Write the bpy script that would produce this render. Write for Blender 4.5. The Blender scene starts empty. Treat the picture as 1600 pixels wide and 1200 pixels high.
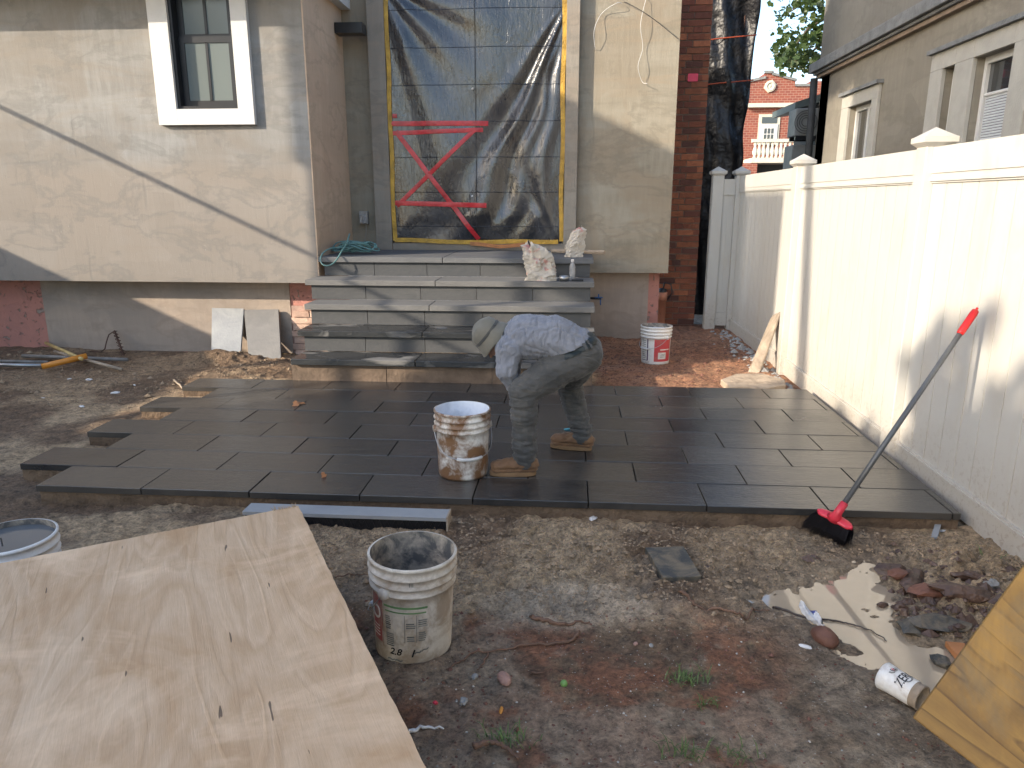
import bpy, bmesh, math, random
import numpy as np
from mathutils import Vector, Matrix
S = bpy.context.scene
C = S.collection
random.seed(7); RNG = np.random.default_rng(11)

# ---------------------------------------------------------------- camera
FPX, HOR, VPX, CH = 1150.0, 314.0, 892.0, 1.55
PITCH = math.atan((600 - HOR) / FPX)
YAW = math.atan((VPX - 800) * math.cos(PITCH) / FPX)
FW = Vector((-math.sin(YAW) * math.cos(PITCH), math.cos(YAW) * math.cos(PITCH), -math.sin(PITCH)))
RT = Vector((math.cos(YAW), math.sin(YAW), 0)); UP = RT.cross(FW)
cam_d = bpy.data.cameras.new('camera'); cam = bpy.data.objects.new('camera', cam_d); C.objects.link(cam)
cam_d.sensor_fit = 'HORIZONTAL'; cam_d.sensor_width = 36; cam_d.lens = 36 * FPX / 1600
cam_d.clip_start = .05; cam_d.clip_end = 2000
M3 = Matrix((RT, UP, -FW)).transposed()
cam.matrix_world = Matrix.Translation((0, 0, CH)) @ M3.to_4x4()
S.camera = cam
S.render.resolution_x, S.render.resolution_y = 1024, 768

# ---------------------------------------------------------------- sky, sun, exposure
AZ, EL = math.radians(32), math.radians(21.5)
SUND = Vector((math.cos(EL) * math.cos(AZ), math.cos(EL) * math.sin(AZ), -math.sin(EL)))
w = bpy.data.worlds.new('World'); S.world = w; w.use_nodes = True
nt = w.node_tree; bg = nt.nodes['Background']
sky = nt.nodes.new('ShaderNodeTexSky'); sky.sky_type = 'NISHITA'; sky.sun_disc = False
sky.sun_elevation = EL; sky.sun_rotation = math.atan2(-SUND.x, -SUND.y)
sky.air_density = 1.0; sky.dust_density = 1.7; sky.ozone_density = 1.5
nt.links.new(sky.outputs[0], bg.inputs[0]); bg.inputs[1].default_value = 0.15
sl = bpy.data.lights.new('sun', 'SUN'); sun = bpy.data.objects.new('sun', sl); C.objects.link(sun)
sl.energy = 2.5; sl.angle = math.radians(0.5); sl.color = (1.0, .87, .70)
sun.rotation_mode = 'QUATERNION'; sun.rotation_quaternion = SUND.to_track_quat('-Z', 'Y'); sun.location = (-9, -5, 12)
S.view_settings.view_transform = 'Standard'; S.view_settings.look = 'None'
S.view_settings.exposure = 1.56; S.view_settings.gamma = 1; S.view_settings.use_curve_mapping = False

# ---------------------------------------------------------------- helpers
def ray(x, y): return FW + RT * ((x - 800) / FPX) - UP * ((y - 600) / FPX)
def at(x, y, X=None, Y=None, z=None):
    """world point seen at photo pixel x,y on the plane X=, Y= or z="""
    r = ray(x, y); c = Vector((0, 0, CH))
    t = (X / r.x) if X is not None else (Y / r.y) if Y is not None else ((z - CH) / r.z)
    return c + r * t
def lerp(a, b, t): return a + (b - a) * t
def vnoise2(x, y, seed=0):
    xi = np.floor(x).astype(np.int64); yi = np.floor(y).astype(np.int64); xf = x - xi; yf = y - yi
    def h(i, j):
        n = (i * 374761393 + j * 668265263 + seed * 974634777) & 0xffffffff
        n = ((n ^ (n >> 13)) * 1274126177) & 0xffffffff
        return ((n ^ (n >> 16)) & 0xffff) / 65535.0
    u = xf * xf * (3 - 2 * xf); v = yf * yf * (3 - 2 * yf)
    return (h(xi, yi) * (1 - u) + h(xi + 1, yi) * u) * (1 - v) + (h(xi, yi + 1) * (1 - u) + h(xi + 1, yi + 1) * u) * v
def fbm(x, y, f, o=4, seed=0, g=.5):
    s = 0; a = 1; t = 0
    for k in range(o):
        s = s + a * vnoise2(x * f + 17.3 * k, y * f - 9.1 * k, seed + k); t += a; a *= g; f *= 2.03
    return s / t
def sstep(a, b, x): t = np.clip((x - a) / (b - a), 0, 1); return t * t * (3 - 2 * t)

class MB:
    def __init__(s): s.v = []; s.f = []
    def add(s, vs, fs):
        o = len(s.v); s.v += [tuple(v) for v in vs]; s.f += [tuple(i + o for i in f) for f in fs]; return s
    def box(s, x0, x1, y0, y1, z0, z1, rot=None, jit=0):
        vs = [Vector((x, y, z)) for z in (z0, z1) for y in (y0, y1) for x in (x0, x1)]
        if jit: vs = [v + Vector([random.uniform(-jit, jit) for _ in range(3)]) for v in vs]
        if rot: vs = [rot @ v for v in vs]
        return s.add(vs, [(0, 2, 3, 1), (4, 5, 7, 6), (0, 1, 5, 4), (1, 3, 7, 5), (3, 2, 6, 7), (2, 0, 4, 6)])
    def prism(s, pts, z0, z1):
        n = len(pts); a = sum(pts[i][0] * pts[(i + 1) % n][1] - pts[(i + 1) % n][0] * pts[i][1] for i in range(n))
        if a < 0: pts = pts[::-1]
        return s.add([(p[0], p[1], z0) for p in pts] + [(p[0], p[1], z1) for p in pts],
                     [tuple(range(n - 1, -1, -1)), tuple(range(n, 2 * n))] + [(i, (i + 1) % n, n + (i + 1) % n, n + i) for i in range(n)])
    def tube(s, path, r, n=8, cap=True):
        path = [Vector(p) for p in path]; m = len(path)
        rr = r if isinstance(r, (list, tuple)) else [r] * m
        ref = None; vs = []
        for i, p in enumerate(path):
            t = (path[min(i + 1, m - 1)] - path[max(i - 1, 0)])
            t = t.normalized() if t.length > 1e-9 else Vector((0, 0, 1))
            if ref is None:
                ref = t.orthogonal().normalized()
            ref = (ref - t * ref.dot(t)); ref = ref.normalized() if ref.length > 1e-6 else t.orthogonal().normalized()
            b = t.cross(ref)
            for k in range(n):
                a = 2 * math.pi * k / n; vs.append(p + (ref * math.cos(a) + b * math.sin(a)) * rr[i])
        fs = [(i * n + k, i * n + (k + 1) % n, (i + 1) * n + (k + 1) % n, (i + 1) * n + k) for i in range(m - 1) for k in range(n)]
        if cap: fs += [tuple(range(n - 1, -1, -1)), tuple(range((m - 1) * n, m * n))]
        return s.add(vs, fs)
    def lathe(s, prof, n=32, mat=None, closed=False):
        vs = [(r * math.cos(2 * math.pi * k / n), r * math.sin(2 * math.pi * k / n), z) for r, z in prof for k in range(n)]
        if mat: vs = [mat @ Vector(v) for v in vs]
        m = len(prof)
        fs = [(i * n + k, i * n + (k + 1) % n, (i + 1) * n + (k + 1) % n, (i + 1) * n + k) for i in range(m - 1) for k in range(n)]
        if closed: fs += [tuple(range(n - 1, -1, -1)), tuple(range((m - 1) * n, m * n))]
        return s.add(vs, fs)
    def grid(s, P):
        ny = len(P); nx = len(P[0])
        return s.add([p for r in P for p in r], [(j * nx + i, j * nx + i + 1, (j + 1) * nx + i + 1, (j + 1) * nx + i) for j in range(ny - 1) for i in range(nx - 1)])
    def rock(s, c, r, seed=0, sub=1, rough=.25, sc=(1, 1, .7)):
        bm = bmesh.new(); bmesh.ops.create_icosphere(bm, subdivisions=sub, radius=1); rg = random.Random(seed)
        a = rg.uniform(0, 6.28); ca, sa = math.cos(a), math.sin(a); vs = []
        for v in bm.verts:
            k = 1 + rg.uniform(-rough, rough); x, y, z = v.co.x * sc[0] * k, v.co.y * sc[1] * k, v.co.z * sc[2] * k
            vs.append((c[0] + r * (x * ca - y * sa), c[1] + r * (x * sa + y * ca), c[2] + r * z))
        fs = [tuple(v.index for v in f.verts) for f in bm.faces]; bm.free(); return s.add(vs, fs)
    def mesh(s, name, off=(0, 0, 0), smooth=False):
        me = bpy.data.meshes.new(name); o = Vector(off)
        me.from_pydata([tuple(Vector(v) - o) for v in s.v], [], s.f); me.update()
        if smooth: me.polygons.foreach_set('use_smooth', [True] * len(me.polygons))
        return me
def wl(o):
    v = Vector((0, 0, 0))
    while o: v += o.location; o = o.parent
    return v
def setp(o, label=None, cat=None, group=None, kind=None):
    if label: o['label'] = label
    if cat: o['category'] = cat
    if group: o['group'] = group
    if kind: o['kind'] = kind
    return o
def thing(name, loc, label, cat, group=None):
    o = bpy.data.objects.new(name, None); C.objects.link(o); o.location = loc; o.empty_display_size = .1
    return setp(o, label, cat, group)
def mk(name, mb, mat, parent=None, smooth=False, bevel=0, loc=None, label=None, cat=None, group=None, kind=None):
    """world-coordinate geometry to one mesh object"""
    base = Vector(loc) if loc is not None else (wl(parent) if parent else Vector((0, 0, 0)))
    me = mb.mesh(name, base, smooth); me.materials.append(mat)
    o = bpy.data.objects.new(name, me); C.objects.link(o)
    if parent: o.parent = parent; o.location = base - wl(parent)
    else: o.location = base
    if bevel:
        m = o.modifiers.new('bevel', 'BEVEL'); m.width = bevel; m.segments = 2; m.limit_method = 'ANGLE'; m.angle_limit = .6
    if smooth == 'auto':
        pass
    return setp(o, label, cat, group, kind)
def inst(name, me, parent, loc, rot=(0, 0, 0), scale=(1, 1, 1)):
    o = bpy.data.objects.new(name, me); C.objects.link(o); o.parent = parent
    o.location = Vector(loc) - (wl(parent) if parent else Vector((0, 0, 0))); o.rotation_euler = rot; o.scale = scale
    return o

# ---------------------------------------------------------------- material builder
class N:
    def __init__(s, name):
        s.m = bpy.data.materials.new(name); s.m.use_nodes = True; s.t = s.m.node_tree
        s.b = s.t.nodes['Principled BSDF']; s._c = {}
    def n(s, ty, **k):
        x = s.t.nodes.new(ty)
        for a, v in k.items(): setattr(x, a, v)
        return x
    def put(s, sock, v):
        if isinstance(v, bpy.types.NodeSocket): s.t.links.new(v, sock)
        elif v is not None:
            if isinstance(v, (tuple, list)) and len(v) == 3 and sock.type == 'RGBA': v = (*v, 1)
            sock.default_value = v
    def co(s, kind='Object', scale=(1, 1, 1), loc=(0, 0, 0), rot=(0, 0, 0)):
        if kind == 'World':
            g = s.n('ShaderNodeNewGeometry'); v = g.outputs['Position']
        else:
            g = s.n('ShaderNodeTexCoord'); v = g.outputs[kind]
        m = s.n('ShaderNodeMapping'); s.put(m.inputs[0], v); m.inputs['Scale'].default_value = scale
        m.inputs['Location'].default_value = loc; m.inputs['Rotation'].default_value = rot
        return m.outputs[0]
    def rnd(s): return s.n('ShaderNodeObjectInfo').outputs['Random']
    def corand(s, scale=(1, 1, 1)):
        """object coordinates shifted per object"""
        g = s.n('ShaderNodeTexCoord').outputs['Object']; v = s.n('ShaderNodeVectorMath', operation='SCALE')
        cb = s.n('ShaderNodeCombineXYZ')
        for i in range(3): s.put(cb.inputs[i], s.rnd())
        s.put(v.inputs[0], cb.outputs[0]); v.inputs['Scale'].default_value = 37
        a = s.n('ShaderNodeVectorMath', operation='ADD'); s.put(a.inputs[0], g); s.put(a.inputs[1], v.outputs[0])
        m = s.n('ShaderNodeMapping'); s.put(m.inputs[0], a.outputs[0]); m.inputs['Scale'].default_value = scale
        return m.outputs[0]
    def noise(s, v, scale=5, detail=4, rough=.55, dist=0):
        x = s.n('ShaderNodeTexNoise'); s.put(x.inputs['Vector'], v); x.inputs['Scale'].default_value = scale
        x.inputs['Detail'].default_value = detail; x.inputs['Roughness'].default_value = rough; x.inputs['Distortion'].default_value = dist
        return x.outputs['Fac']
    def vor(s, v, scale=5, feature='F1', out='Distance'):
        x = s.n('ShaderNodeTexVoronoi', feature=feature); s.put(x.inputs['Vector'], v); x.inputs['Scale'].default_value = scale
        return x.outputs[out]
    def wave(s, v, scale=5, dist=5, detail=3, dscale=1, direction='X', ty='BANDS'):
        x = s.n('ShaderNodeTexWave', wave_type=ty)
        if ty == 'BANDS': x.bands_direction = direction
        else: x.rings_direction = direction
        s.put(x.inputs['Vector'], v)
        for a, b in (('Scale', scale), ('Distortion', dist), ('Detail', detail), ('Detail Scale', dscale)): x.inputs[a].default_value = b
        return x.outputs['Fac']
    def ramp(s, f, st, interp='LINEAR'):
        x = s.n('ShaderNodeValToRGB'); r = x.color_ramp; r.interpolation = interp
        while len(r.elements) < len(st): r.elements.new(.5)
        for e, (p, c) in zip(r.elements, st):
            e.position = p; e.color = (c, c, c, 1) if isinstance(c, (int, float)) else (*c, 1)
        s.put(x.inputs[0], f); return x.outputs[0]
    def mix(s, f, a, b, ty='MIX'):
        x = s.n('ShaderNodeMix', data_type='RGBA', blend_type=ty); s.put(x.inputs[0], f); s.put(x.inputs[6], a); s.put(x.inputs[7], b)
        return x.outputs[2]
    def ma(s, op, a, b=None, c=None):
        x = s.n('ShaderNodeMath', operation=op)
        for i, q in enumerate((a, b, c)):
            if q is not None: s.put(x.inputs[i], q)
        return x.outputs[0]
    def bump(s, h, dist=.01, strength=1, normal=None):
        x = s.n('ShaderNodeBump'); s.put(x.inputs['Height'], h); x.inputs['Distance'].default_value = dist; x.inputs['Strength'].default_value = strength
        if normal is not None: s.put(x.inputs['Normal'], normal)
        return x.outputs[0]
    def done(s, col=None, rough=None, bump=None, **k):
        if col is not None: s.put(s.b.inputs['Base Color'], col)
        if rough is not None: s.put(s.b.inputs['Roughness'], rough)
        if bump is not None: s.put(s.b.inputs['Normal'], bump)
        for a, v in k.items(): s.put(s.b.inputs[a.replace('_', ' ')], v)
        return s.m
def plain(name, col, rough=.6, var=.15, bump=.0, bscale=60, kind='Object', **k):
    n = N(name); v = n.corand(); f = n.noise(v, 9, 5); f2 = n.noise(v, bscale, 3)
    c = n.mix(n.ramp(f, [(.3, 0), (.7, 1)]), tuple(x * (1 - var) for x in col), tuple(min(1, x * (1 + var)) for x in col))
    return n.done(c, rough, n.bump(f2, bump) if bump else None, **k)
def dirty(name, col, dirt, amt=.5, rough=.5, scale=8, **k):
    n = N(name); v = n.corand(); f = n.noise(v, scale, 6, .65, .4)
    a = n.ramp(f, [(.62 - amt * .35, 0), (.72 - amt * .2, 1)])
    g = n.noise(v, scale * 9, 3)
    c = n.mix(a, n.mix(n.ramp(g, [(.35, 0), (.75, .25)]), col, dirt), dirt)
    return n.done(c, rough, n.bump(g, .0015), **k)

# plaster: trowelled cement render, patches of greige and pinker coats
def plaster(name, base, alt, patch, seed=0, lo=None):
    n = N(name); v = n.co('World', loc=(seed * 3.1, seed * 1.7, 0))
    lx = n.noise(n.co('World', scale=(.5, .5, 2.6), loc=(seed, 0, 0)), 1.2, 5, .6, .6)
    broad = n.ramp(lx, [(.35, 0), (.62, 1)])
    c = n.mix(broad, base, alt)
    sx = n.noise(n.co('World', scale=(6, 6, .9), loc=(0, seed, 0)), 3.5, 4, .7, .2)
    c = n.mix(n.ramp(sx, [(.42, 0), (.75, .55)]), c, tuple(x * 1.16 for x in base))
    hz = n.noise(n.co('World', scale=(.5, .5, 3.6)), 1.6, 5, .62, .8)
    c = n.mix(n.ramp(hz, [(.5, 0), (.64, .55)]), c, patch)
    bl = n.noise(v, .9, 5, .6, .5)
    c = n.mix(n.ramp(bl, [(.5, 0), (.56, .5), (.72, .6)]), c, tuple(x * .86 for x in patch))
    if lo is not None:
        sp = n.n('ShaderNodeSeparateXYZ'); n.put(sp.inputs[0], n.n('ShaderNodeNewGeometry').outputs['Position'])
        wob = n.ma('ADD', sp.outputs[2], n.ma('MULTIPLY', n.noise(v, 2.2, 4), .18))
        m = n.ramp(n.ma('MULTIPLY', wob, .25), [(.47, 1), (.52, 0)])
        c = n.mix(n.ma('MULTIPLY', m, .75), c, lo)
    # seams of the sheets below the render
    br = n.n('ShaderNodeTexBrick'); 
    dv = n.n('ShaderNodeVectorMath', operation='ADD'); sc = n.n('ShaderNodeVectorMath', operation='SCALE')
    nz = n.n('ShaderNodeTexNoise'); n.put(nz.inputs['Vector'], v); nz.inputs['Scale'].default_value = 1.6
    n.put(sc.inputs[0], nz.outputs['Color']); sc.inputs['Scale'].default_value = .12
    rot = n.co('World', rot=(math.radians(90), 0, 0), loc=(.35, 0, 0)); n.put(dv.inputs[0], rot); n.put(dv.inputs[1], sc.outputs[0])
    n.put(br.inputs['Vector'], dv.outputs[0])
    for a, q in (('Scale', 1), ('Mortar Size', .018), ('Mortar Smooth', .7), ('Brick Width', 1.25), ('Row Height', .62)): br.inputs[a].default_value = q
    seam = n.ma('MULTIPLY', br.outputs['Fac'], n.ramp(n.noise(v, 1.7, 3), [(.45, 0), (.62, .32)]))
    br.inputs['Color1'].default_value = (.0, .0, .0, 1); br.inputs['Color2'].default_value = (1, 1, 1, 1)
    cell = n.n('ShaderNodeTexVoronoi', distance='CHEBYCHEV'); n.put(cell.inputs['Vector'], dv.outputs[0]); cell.inputs['Scale'].default_value = 1.15
    sc2 = n.n('ShaderNodeSeparateColor'); n.put(sc2.inputs[0], cell.outputs['Color'])
    c = n.mix(n.ma('MULTIPLY', sc2.outputs[0], .38), c, tuple(x * .80 for x in patch))
    smear = n.ramp(n.noise(n.co('World', scale=(.9, .9, 1.7), rot=(0, math.radians(9), 0), loc=(seed * 2, 0, 0)), 1.7, 5, .60, .35), [(.50, 0), (.545, .40), (.60, 0)])
    c = n.mix(smear, c, tuple(x * .72 for x in alt))
    c = n.mix(seam, c, tuple(x * .75 for x in alt))
    scr = n.ramp(n.noise(n.co('World', scale=(9, 9, 2)), 7, 3, .8), [(.70, 0), (.74, .6)])
    c = n.mix(scr, c, tuple(min(1, x * 1.35) for x in base))
    fine = n.noise(v, 85, 4, .7)
    h = n.ma('ADD', n.ma('MULTIPLY', fine, .25), n.ma('ADD', lx, n.ma('MULTIPLY', seam, -.5)))
    return n.done(c, .9, n.bump(n.ma('ADD', h, n.ma('MULTIPLY', sx, .5)), .006))
M = {}
M['plaster'] = plaster('bump_render', (.285, .285, .275), (.215, .21, .20), (.25, .222, .19), 1, lo=(.265, .23, .195))
M['plaster_bounce'] = plaster('bounce_lit_side_render', (.60, .46, .335), (.50, .38, .27), (.60, .43, .30), 4)  # bounce light on the bay side put into a brighter, warmer colour
M['plaster_main'] = plaster('main_render', (.31, .285, .23), (.24, .215, .165), (.30, .24, .17), 7)
M['plaster_base'] = plaster('base_render', (.44, .35, .275), (.36, .29, .235), (.33, .285, .245), 9)
M['plaster_grey'] = plaster('pilaster_render', (.27, .25, .215), (.225, .205, .175), (.29, .24, .19), 12)
def pinkm():
    n = N('pink_paint_masonry'); v = n.co('World'); f = n.noise(v, 5, 6, .6, .5)
    c = n.mix(n.ramp(f, [(.35, 0), (.6, 1)]), (.50, .22, .17), (.43, .20, .16))
    ch = n.ramp(n.noise(v, 11, 5, .7, .8), [(.6, 0), (.63, 1)]); c = n.mix(ch, c, (.30, .24, .20))
    return n.done(c, .8, n.bump(n.ma('ADD', f, n.ma('MULTIPLY', ch, -.6)), .02))
M['pink'] = pinkm()
def brickm(name, a, b, d):
    n = N(name); r = n.rnd(); c = n.ramp(r, [(0, d), (.25, a), (.6, b), (.8, a), (1, tuple(x * 1.5 for x in b))])
    v = n.corand(); f = n.noise(v, 22, 5, .7)
    c = n.mix(n.ramp(f, [(.35, .0), (.75, .55)]), c, tuple(x * .5 for x in a))
    return n.done(c, .85, n.bump(f, .006))
M['brick'] = brickm('red_brick', (.19, .058, .033), (.29, .10, .045), (.085, .04, .03))
M['pbrick'] = brickm('pale_brick', (.52, .34, .26), (.60, .42, .32), (.42, .22, .17))
M['mortar'] = plain('mortar', (.21, .16, .125), .95, .25, .004)
M['pmortar'] = plain('pink_mortar', (.40, .27, .22), .95, .25, .006)
def slabm():
    n = N('wet_dark_slab'); v = n.corand(); vs = n.corand((1, 5, 1))
    f = n.noise(vs, 4.2, 6, .62, .8); g = n.noise(v, 2.0, 5, .6, .3)
    c = n.mix(n.ramp(f, [(.35, 0), (.68, 1)]), (.018, .019, .021), (.050, .048, .045))
    c = n.mix(n.ma('MULTIPLY', n.rnd(), .75), c, (.082, .074, .064))
    w = n.co('World'); dry = n.ramp(n.noise(w, 1.1, 4, .6, .4), [(.50, 0), (.66, 1)])
    sand = n.ramp(n.noise(w, 2.6, 6, .72, .9), [(.56, 0), (.72, .5)])
    c = n.mix(n.ma('MULTIPLY', dry, .35), c, (.060, .054, .047)); c = n.mix(n.ma('MULTIPLY', sand, .7), c, (.075, .062, .048))
    rg = n.ma('ADD', n.ma('MULTIPLY', g, .26), n.ma('ADD', n.ma('MULTIPLY', dry, .12), .02))
    h = n.ma('ADD', n.ma('MULTIPLY', n.noise(vs, 22, 5, .65, .6), .8), n.ma('MULTIPLY', f, .9))
    return n.done(c, rg, n.bump(h, .0022), Specular_IOR_Level=.8)
M['slab'] = slabm()
def stepm(name, a, b, wet=0):
    n = N(name); v = n.corand((1.3, 1.3, 3)); f = n.noise(v, 3, 6, .6, .5); g = n.noise(n.corand(), 40, 3)
    c = n.mix(n.ramp(f, [(.3, 0), (.7, 1)]), a, b); c = n.mix(n.ma('MULTIPLY', n.rnd(), .3), c, tuple(x * .75 for x in a))
    if wet:
        w = n.ramp(n.noise(n.co('World', scale=(1, 2, 2)), 2.6, 3, .55, .8), [(.34, 0), (.47, 1)])
        c = n.mix(w, c, (.028, .029, .030)); r = n.ma('SUBTRACT', .75, n.ma('MULTIPLY', w, .5))
    else: r = .75
    return n.done(c, r, n.bump(n.ma('ADD', f, g), .003))
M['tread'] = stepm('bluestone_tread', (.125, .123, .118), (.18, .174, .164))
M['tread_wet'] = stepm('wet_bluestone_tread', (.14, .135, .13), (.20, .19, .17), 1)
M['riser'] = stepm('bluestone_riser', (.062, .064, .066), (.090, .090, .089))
M['riser_shaded'] = stepm('bluestone_riser_shaded', (.052, .056, .06), (.072, .074, .076))  # shade on the left of the top riser put into this colour
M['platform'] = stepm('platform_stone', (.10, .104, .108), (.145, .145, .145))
M['grout'] = plain('pale_grout', (.30, .29, .26), .9)
M['bed'] = plain('sand_bed', (.14, .095, .06), .95, .3, .02, 30)
M['footing'] = plain('concrete_footing', (.15, .105, .072), .85, .3, .01, 25)
def vinylm():
    n = N('white_vinyl'); w = n.co('World'); sp = n.n('ShaderNodeSeparateXYZ'); n.put(sp.inputs[0], w)
    lowm = n.ramp(sp.outputs[2], [(.0, 1), (.45, 0)])
    st = n.ramp(n.noise(w, 34, 5, .75, .3), [(.54, 0), (.60, 1)])
    st2 = n.ramp(n.noise(n.co('World', scale=(1, 1, .35)), 4, 6, .7, .8), [(.50, 0), (.74, .5)])
    c = n.mix(n.ma('MULTIPLY', st2, .55), (.52, .505, .465), (.42, .325, .21))
    c = n.mix(n.ma('MULTIPLY', st, n.ma('MULTIPLY', lowm, .5)), c, (.22, .15, .10))
    c = n.mix(n.ma('MULTIPLY', lowm, .30), c, (.42, .33, .23))
    return n.done(c, .38, None)
M['vinyl'] = vinylm()
M['white'] = plain('white_trim', (.58, .575, .56), .6, .04, .002, 90)
M['black'] = plain('black_frame', (.012, .013, .016), .35, .2)
def glassm(name, col, rough=.04):
    n = N(name); f = n.noise(n.co('World'), .8, 2)
    return n.done(col, rough, n.bump(f, .02, .3), Specular_IOR_Level=.9, Coat_Weight=.5)
M['glass'] = glassm('dusty_window_glass', (.16, .185, .18), .16)
M['glass2'] = glassm('window_glass', (.03, .035, .04))
def sheetm():
    n = N('black_plastic_film'); u = n.co('World'); f = n.noise(u, 6, 5, .6, 1.0); f2 = n.noise(n.co('World', scale=(7, 1, 1.2)), 5, 4, .6, .8)
    sp = n.n('ShaderNodeSeparateXYZ'); n.put(sp.inputs[0], u)
    # packing creases every 0.37 m
    a = n.ma('ABSOLUTE', n.ma('SUBTRACT', n.ma('FRACT', n.ma('MULTIPLY', sp.outputs[2], 2.74)), .5))
    cr = n.ramp(a, [(0, 1), (.010, 0)])
    b = n.ramp(n.ma('ABSOLUTE', n.ma('ADD', sp.outputs[0], 1.02)), [(0, 1), (.008, 0)])
    fw = n.noise(n.co('World', scale=(2.2, 1, .55), rot=(0, math.radians(24), 0)), 11, 4, .55, 1.4); h = n.ma('ADD', n.ma('ADD', n.ma('ADD', n.ma('MULTIPLY', fw, .55), n.ma('MULTIPLY', f, .35)), n.ma('MULTIPLY', f2, .25)), n.ma('MULTIPLY', n.ma('ADD', cr, b), .5))
    dust = n.ramp(n.noise(n.co('World', scale=(1, 1, .8)), 1.7, 5, .65, 1.5), [(.38, 0), (.75, 1)])
    c = n.mix(dust, (.014, .015, .018), (.058, .062, .074)); c = n.mix(n.ma('MULTIPLY', n.ma('MULTIPLY', n.ma('ADD', cr, b), n.ramp(f, [(.35, .1), (.6, 1)])), .25), c, (.14, .14, .15))
    return n.done(c, n.ma('ADD', .20, n.ma('MULTIPLY', dust, .14)), n.bump(h, .012), Specular_IOR_Level=.8, Coat_Weight=.3)
M['sheet'] = sheetm()
M['netting'] = plain('black_netting', (.010, .010, .012), .45, .5, .05, 5)
M['orange_cord'] = plain('orange_cord', (.35, .06, .02), .6)
M['red_tape'] = plain('red_tape', (.50, .018, .03), .3, .3, .004, 30)
M['pink_tape'] = plain('pink_flag_tape', (.75, .04, .10), .4)
M['yellow_tape'] = plain('yellow_tape', (.46, .27, .035), .5, .35, .01, 40)
M['red_plastic'] = plain('red_plastic', (.62, .035, .06), .35, .12)
M['red_grip'] = plain('red_grip', (.60, .015, .015), .4, .12)
M['grey_metal'] = plain('grey_painted_handle', (.085, .09, .095), .35, .1)
M['steel'] = plain('steel', (.40, .40, .40), .35, .15, Metallic=.8)
M['rust'] = plain('rusty_steel', (.085, .042, .028), .8, .4, .01)
M['bristle'] = plain('black_bristle', (.008, .008, .012), .4, .4)
M['bucket_clean'] = dirty('white_bucket', (.76, .75, .72), (.42, .34, .26), .18, .42, 7)
M['bucket_mud'] = dirty('muddy_white_bucket', (.74, .72, .67), (.20, .105, .05), .62, .45, 9)
M['bucket_grey'] = dirty('cement_stained_bucket', (.62, .57, .49), (.33, .265, .20), .52, .6, 8)
M['bucket_in'] = dirty('cement_caked_inside', (.40, .34, .27), (.085, .083, .08), .62, .85, 13)
M['bucket_inw'] = dirty('pale_bucket_inside', (.74, .76, .80), (.55, .57, .60), .4, .4, 6)
M['label_red'] = dirty('red_label', (.52, .05, .06), (.42, .12, .10), .35, .5, 9)
M['label_dirtyred'] = dirty('faded_red_label', (.36, .07, .07), (.34, .26, .2), .5, .6, 12)
M['label_white'] = plain('label_white', (.66, .63, .58), .6)
M['label_grey'] = plain('label_print_grey', (.20, .20, .18), .6, .5)
M['label_green'] = plain('label_green', (.13, .25, .10), .6, .3)
M['ink'] = plain('black_ink', (.02, .02, .022), .5)
M['purple'] = plain('dark_purple_print', (.07, .03, .08), .6)
M['greywater'] = N('grey_water'); M['greywater'] = M['greywater'].done((.12, .13, .14), .12)
M['paper'] = None
def paperm():
    n = N('cement_bag_paper'); v = n.corand(); f = n.noise(v, 26, 5, .6, .6)
    w = n.ramp(n.noise(n.corand((1, 1, 1.4)), 9, 4, .6, .4), [(.57, 0), (.66, 1)])
    c = n.mix(n.ma('MULTIPLY', w, .8), (.50, .45, .38), (.46, .18, .16)); c = n.mix(n.ramp(f, [(.6, 0), (.7, .6)]), c, (.40, .33, .25))
    return n.done(c, .8, n.bump(f, .012))
M['paper'] = paperm()
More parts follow.
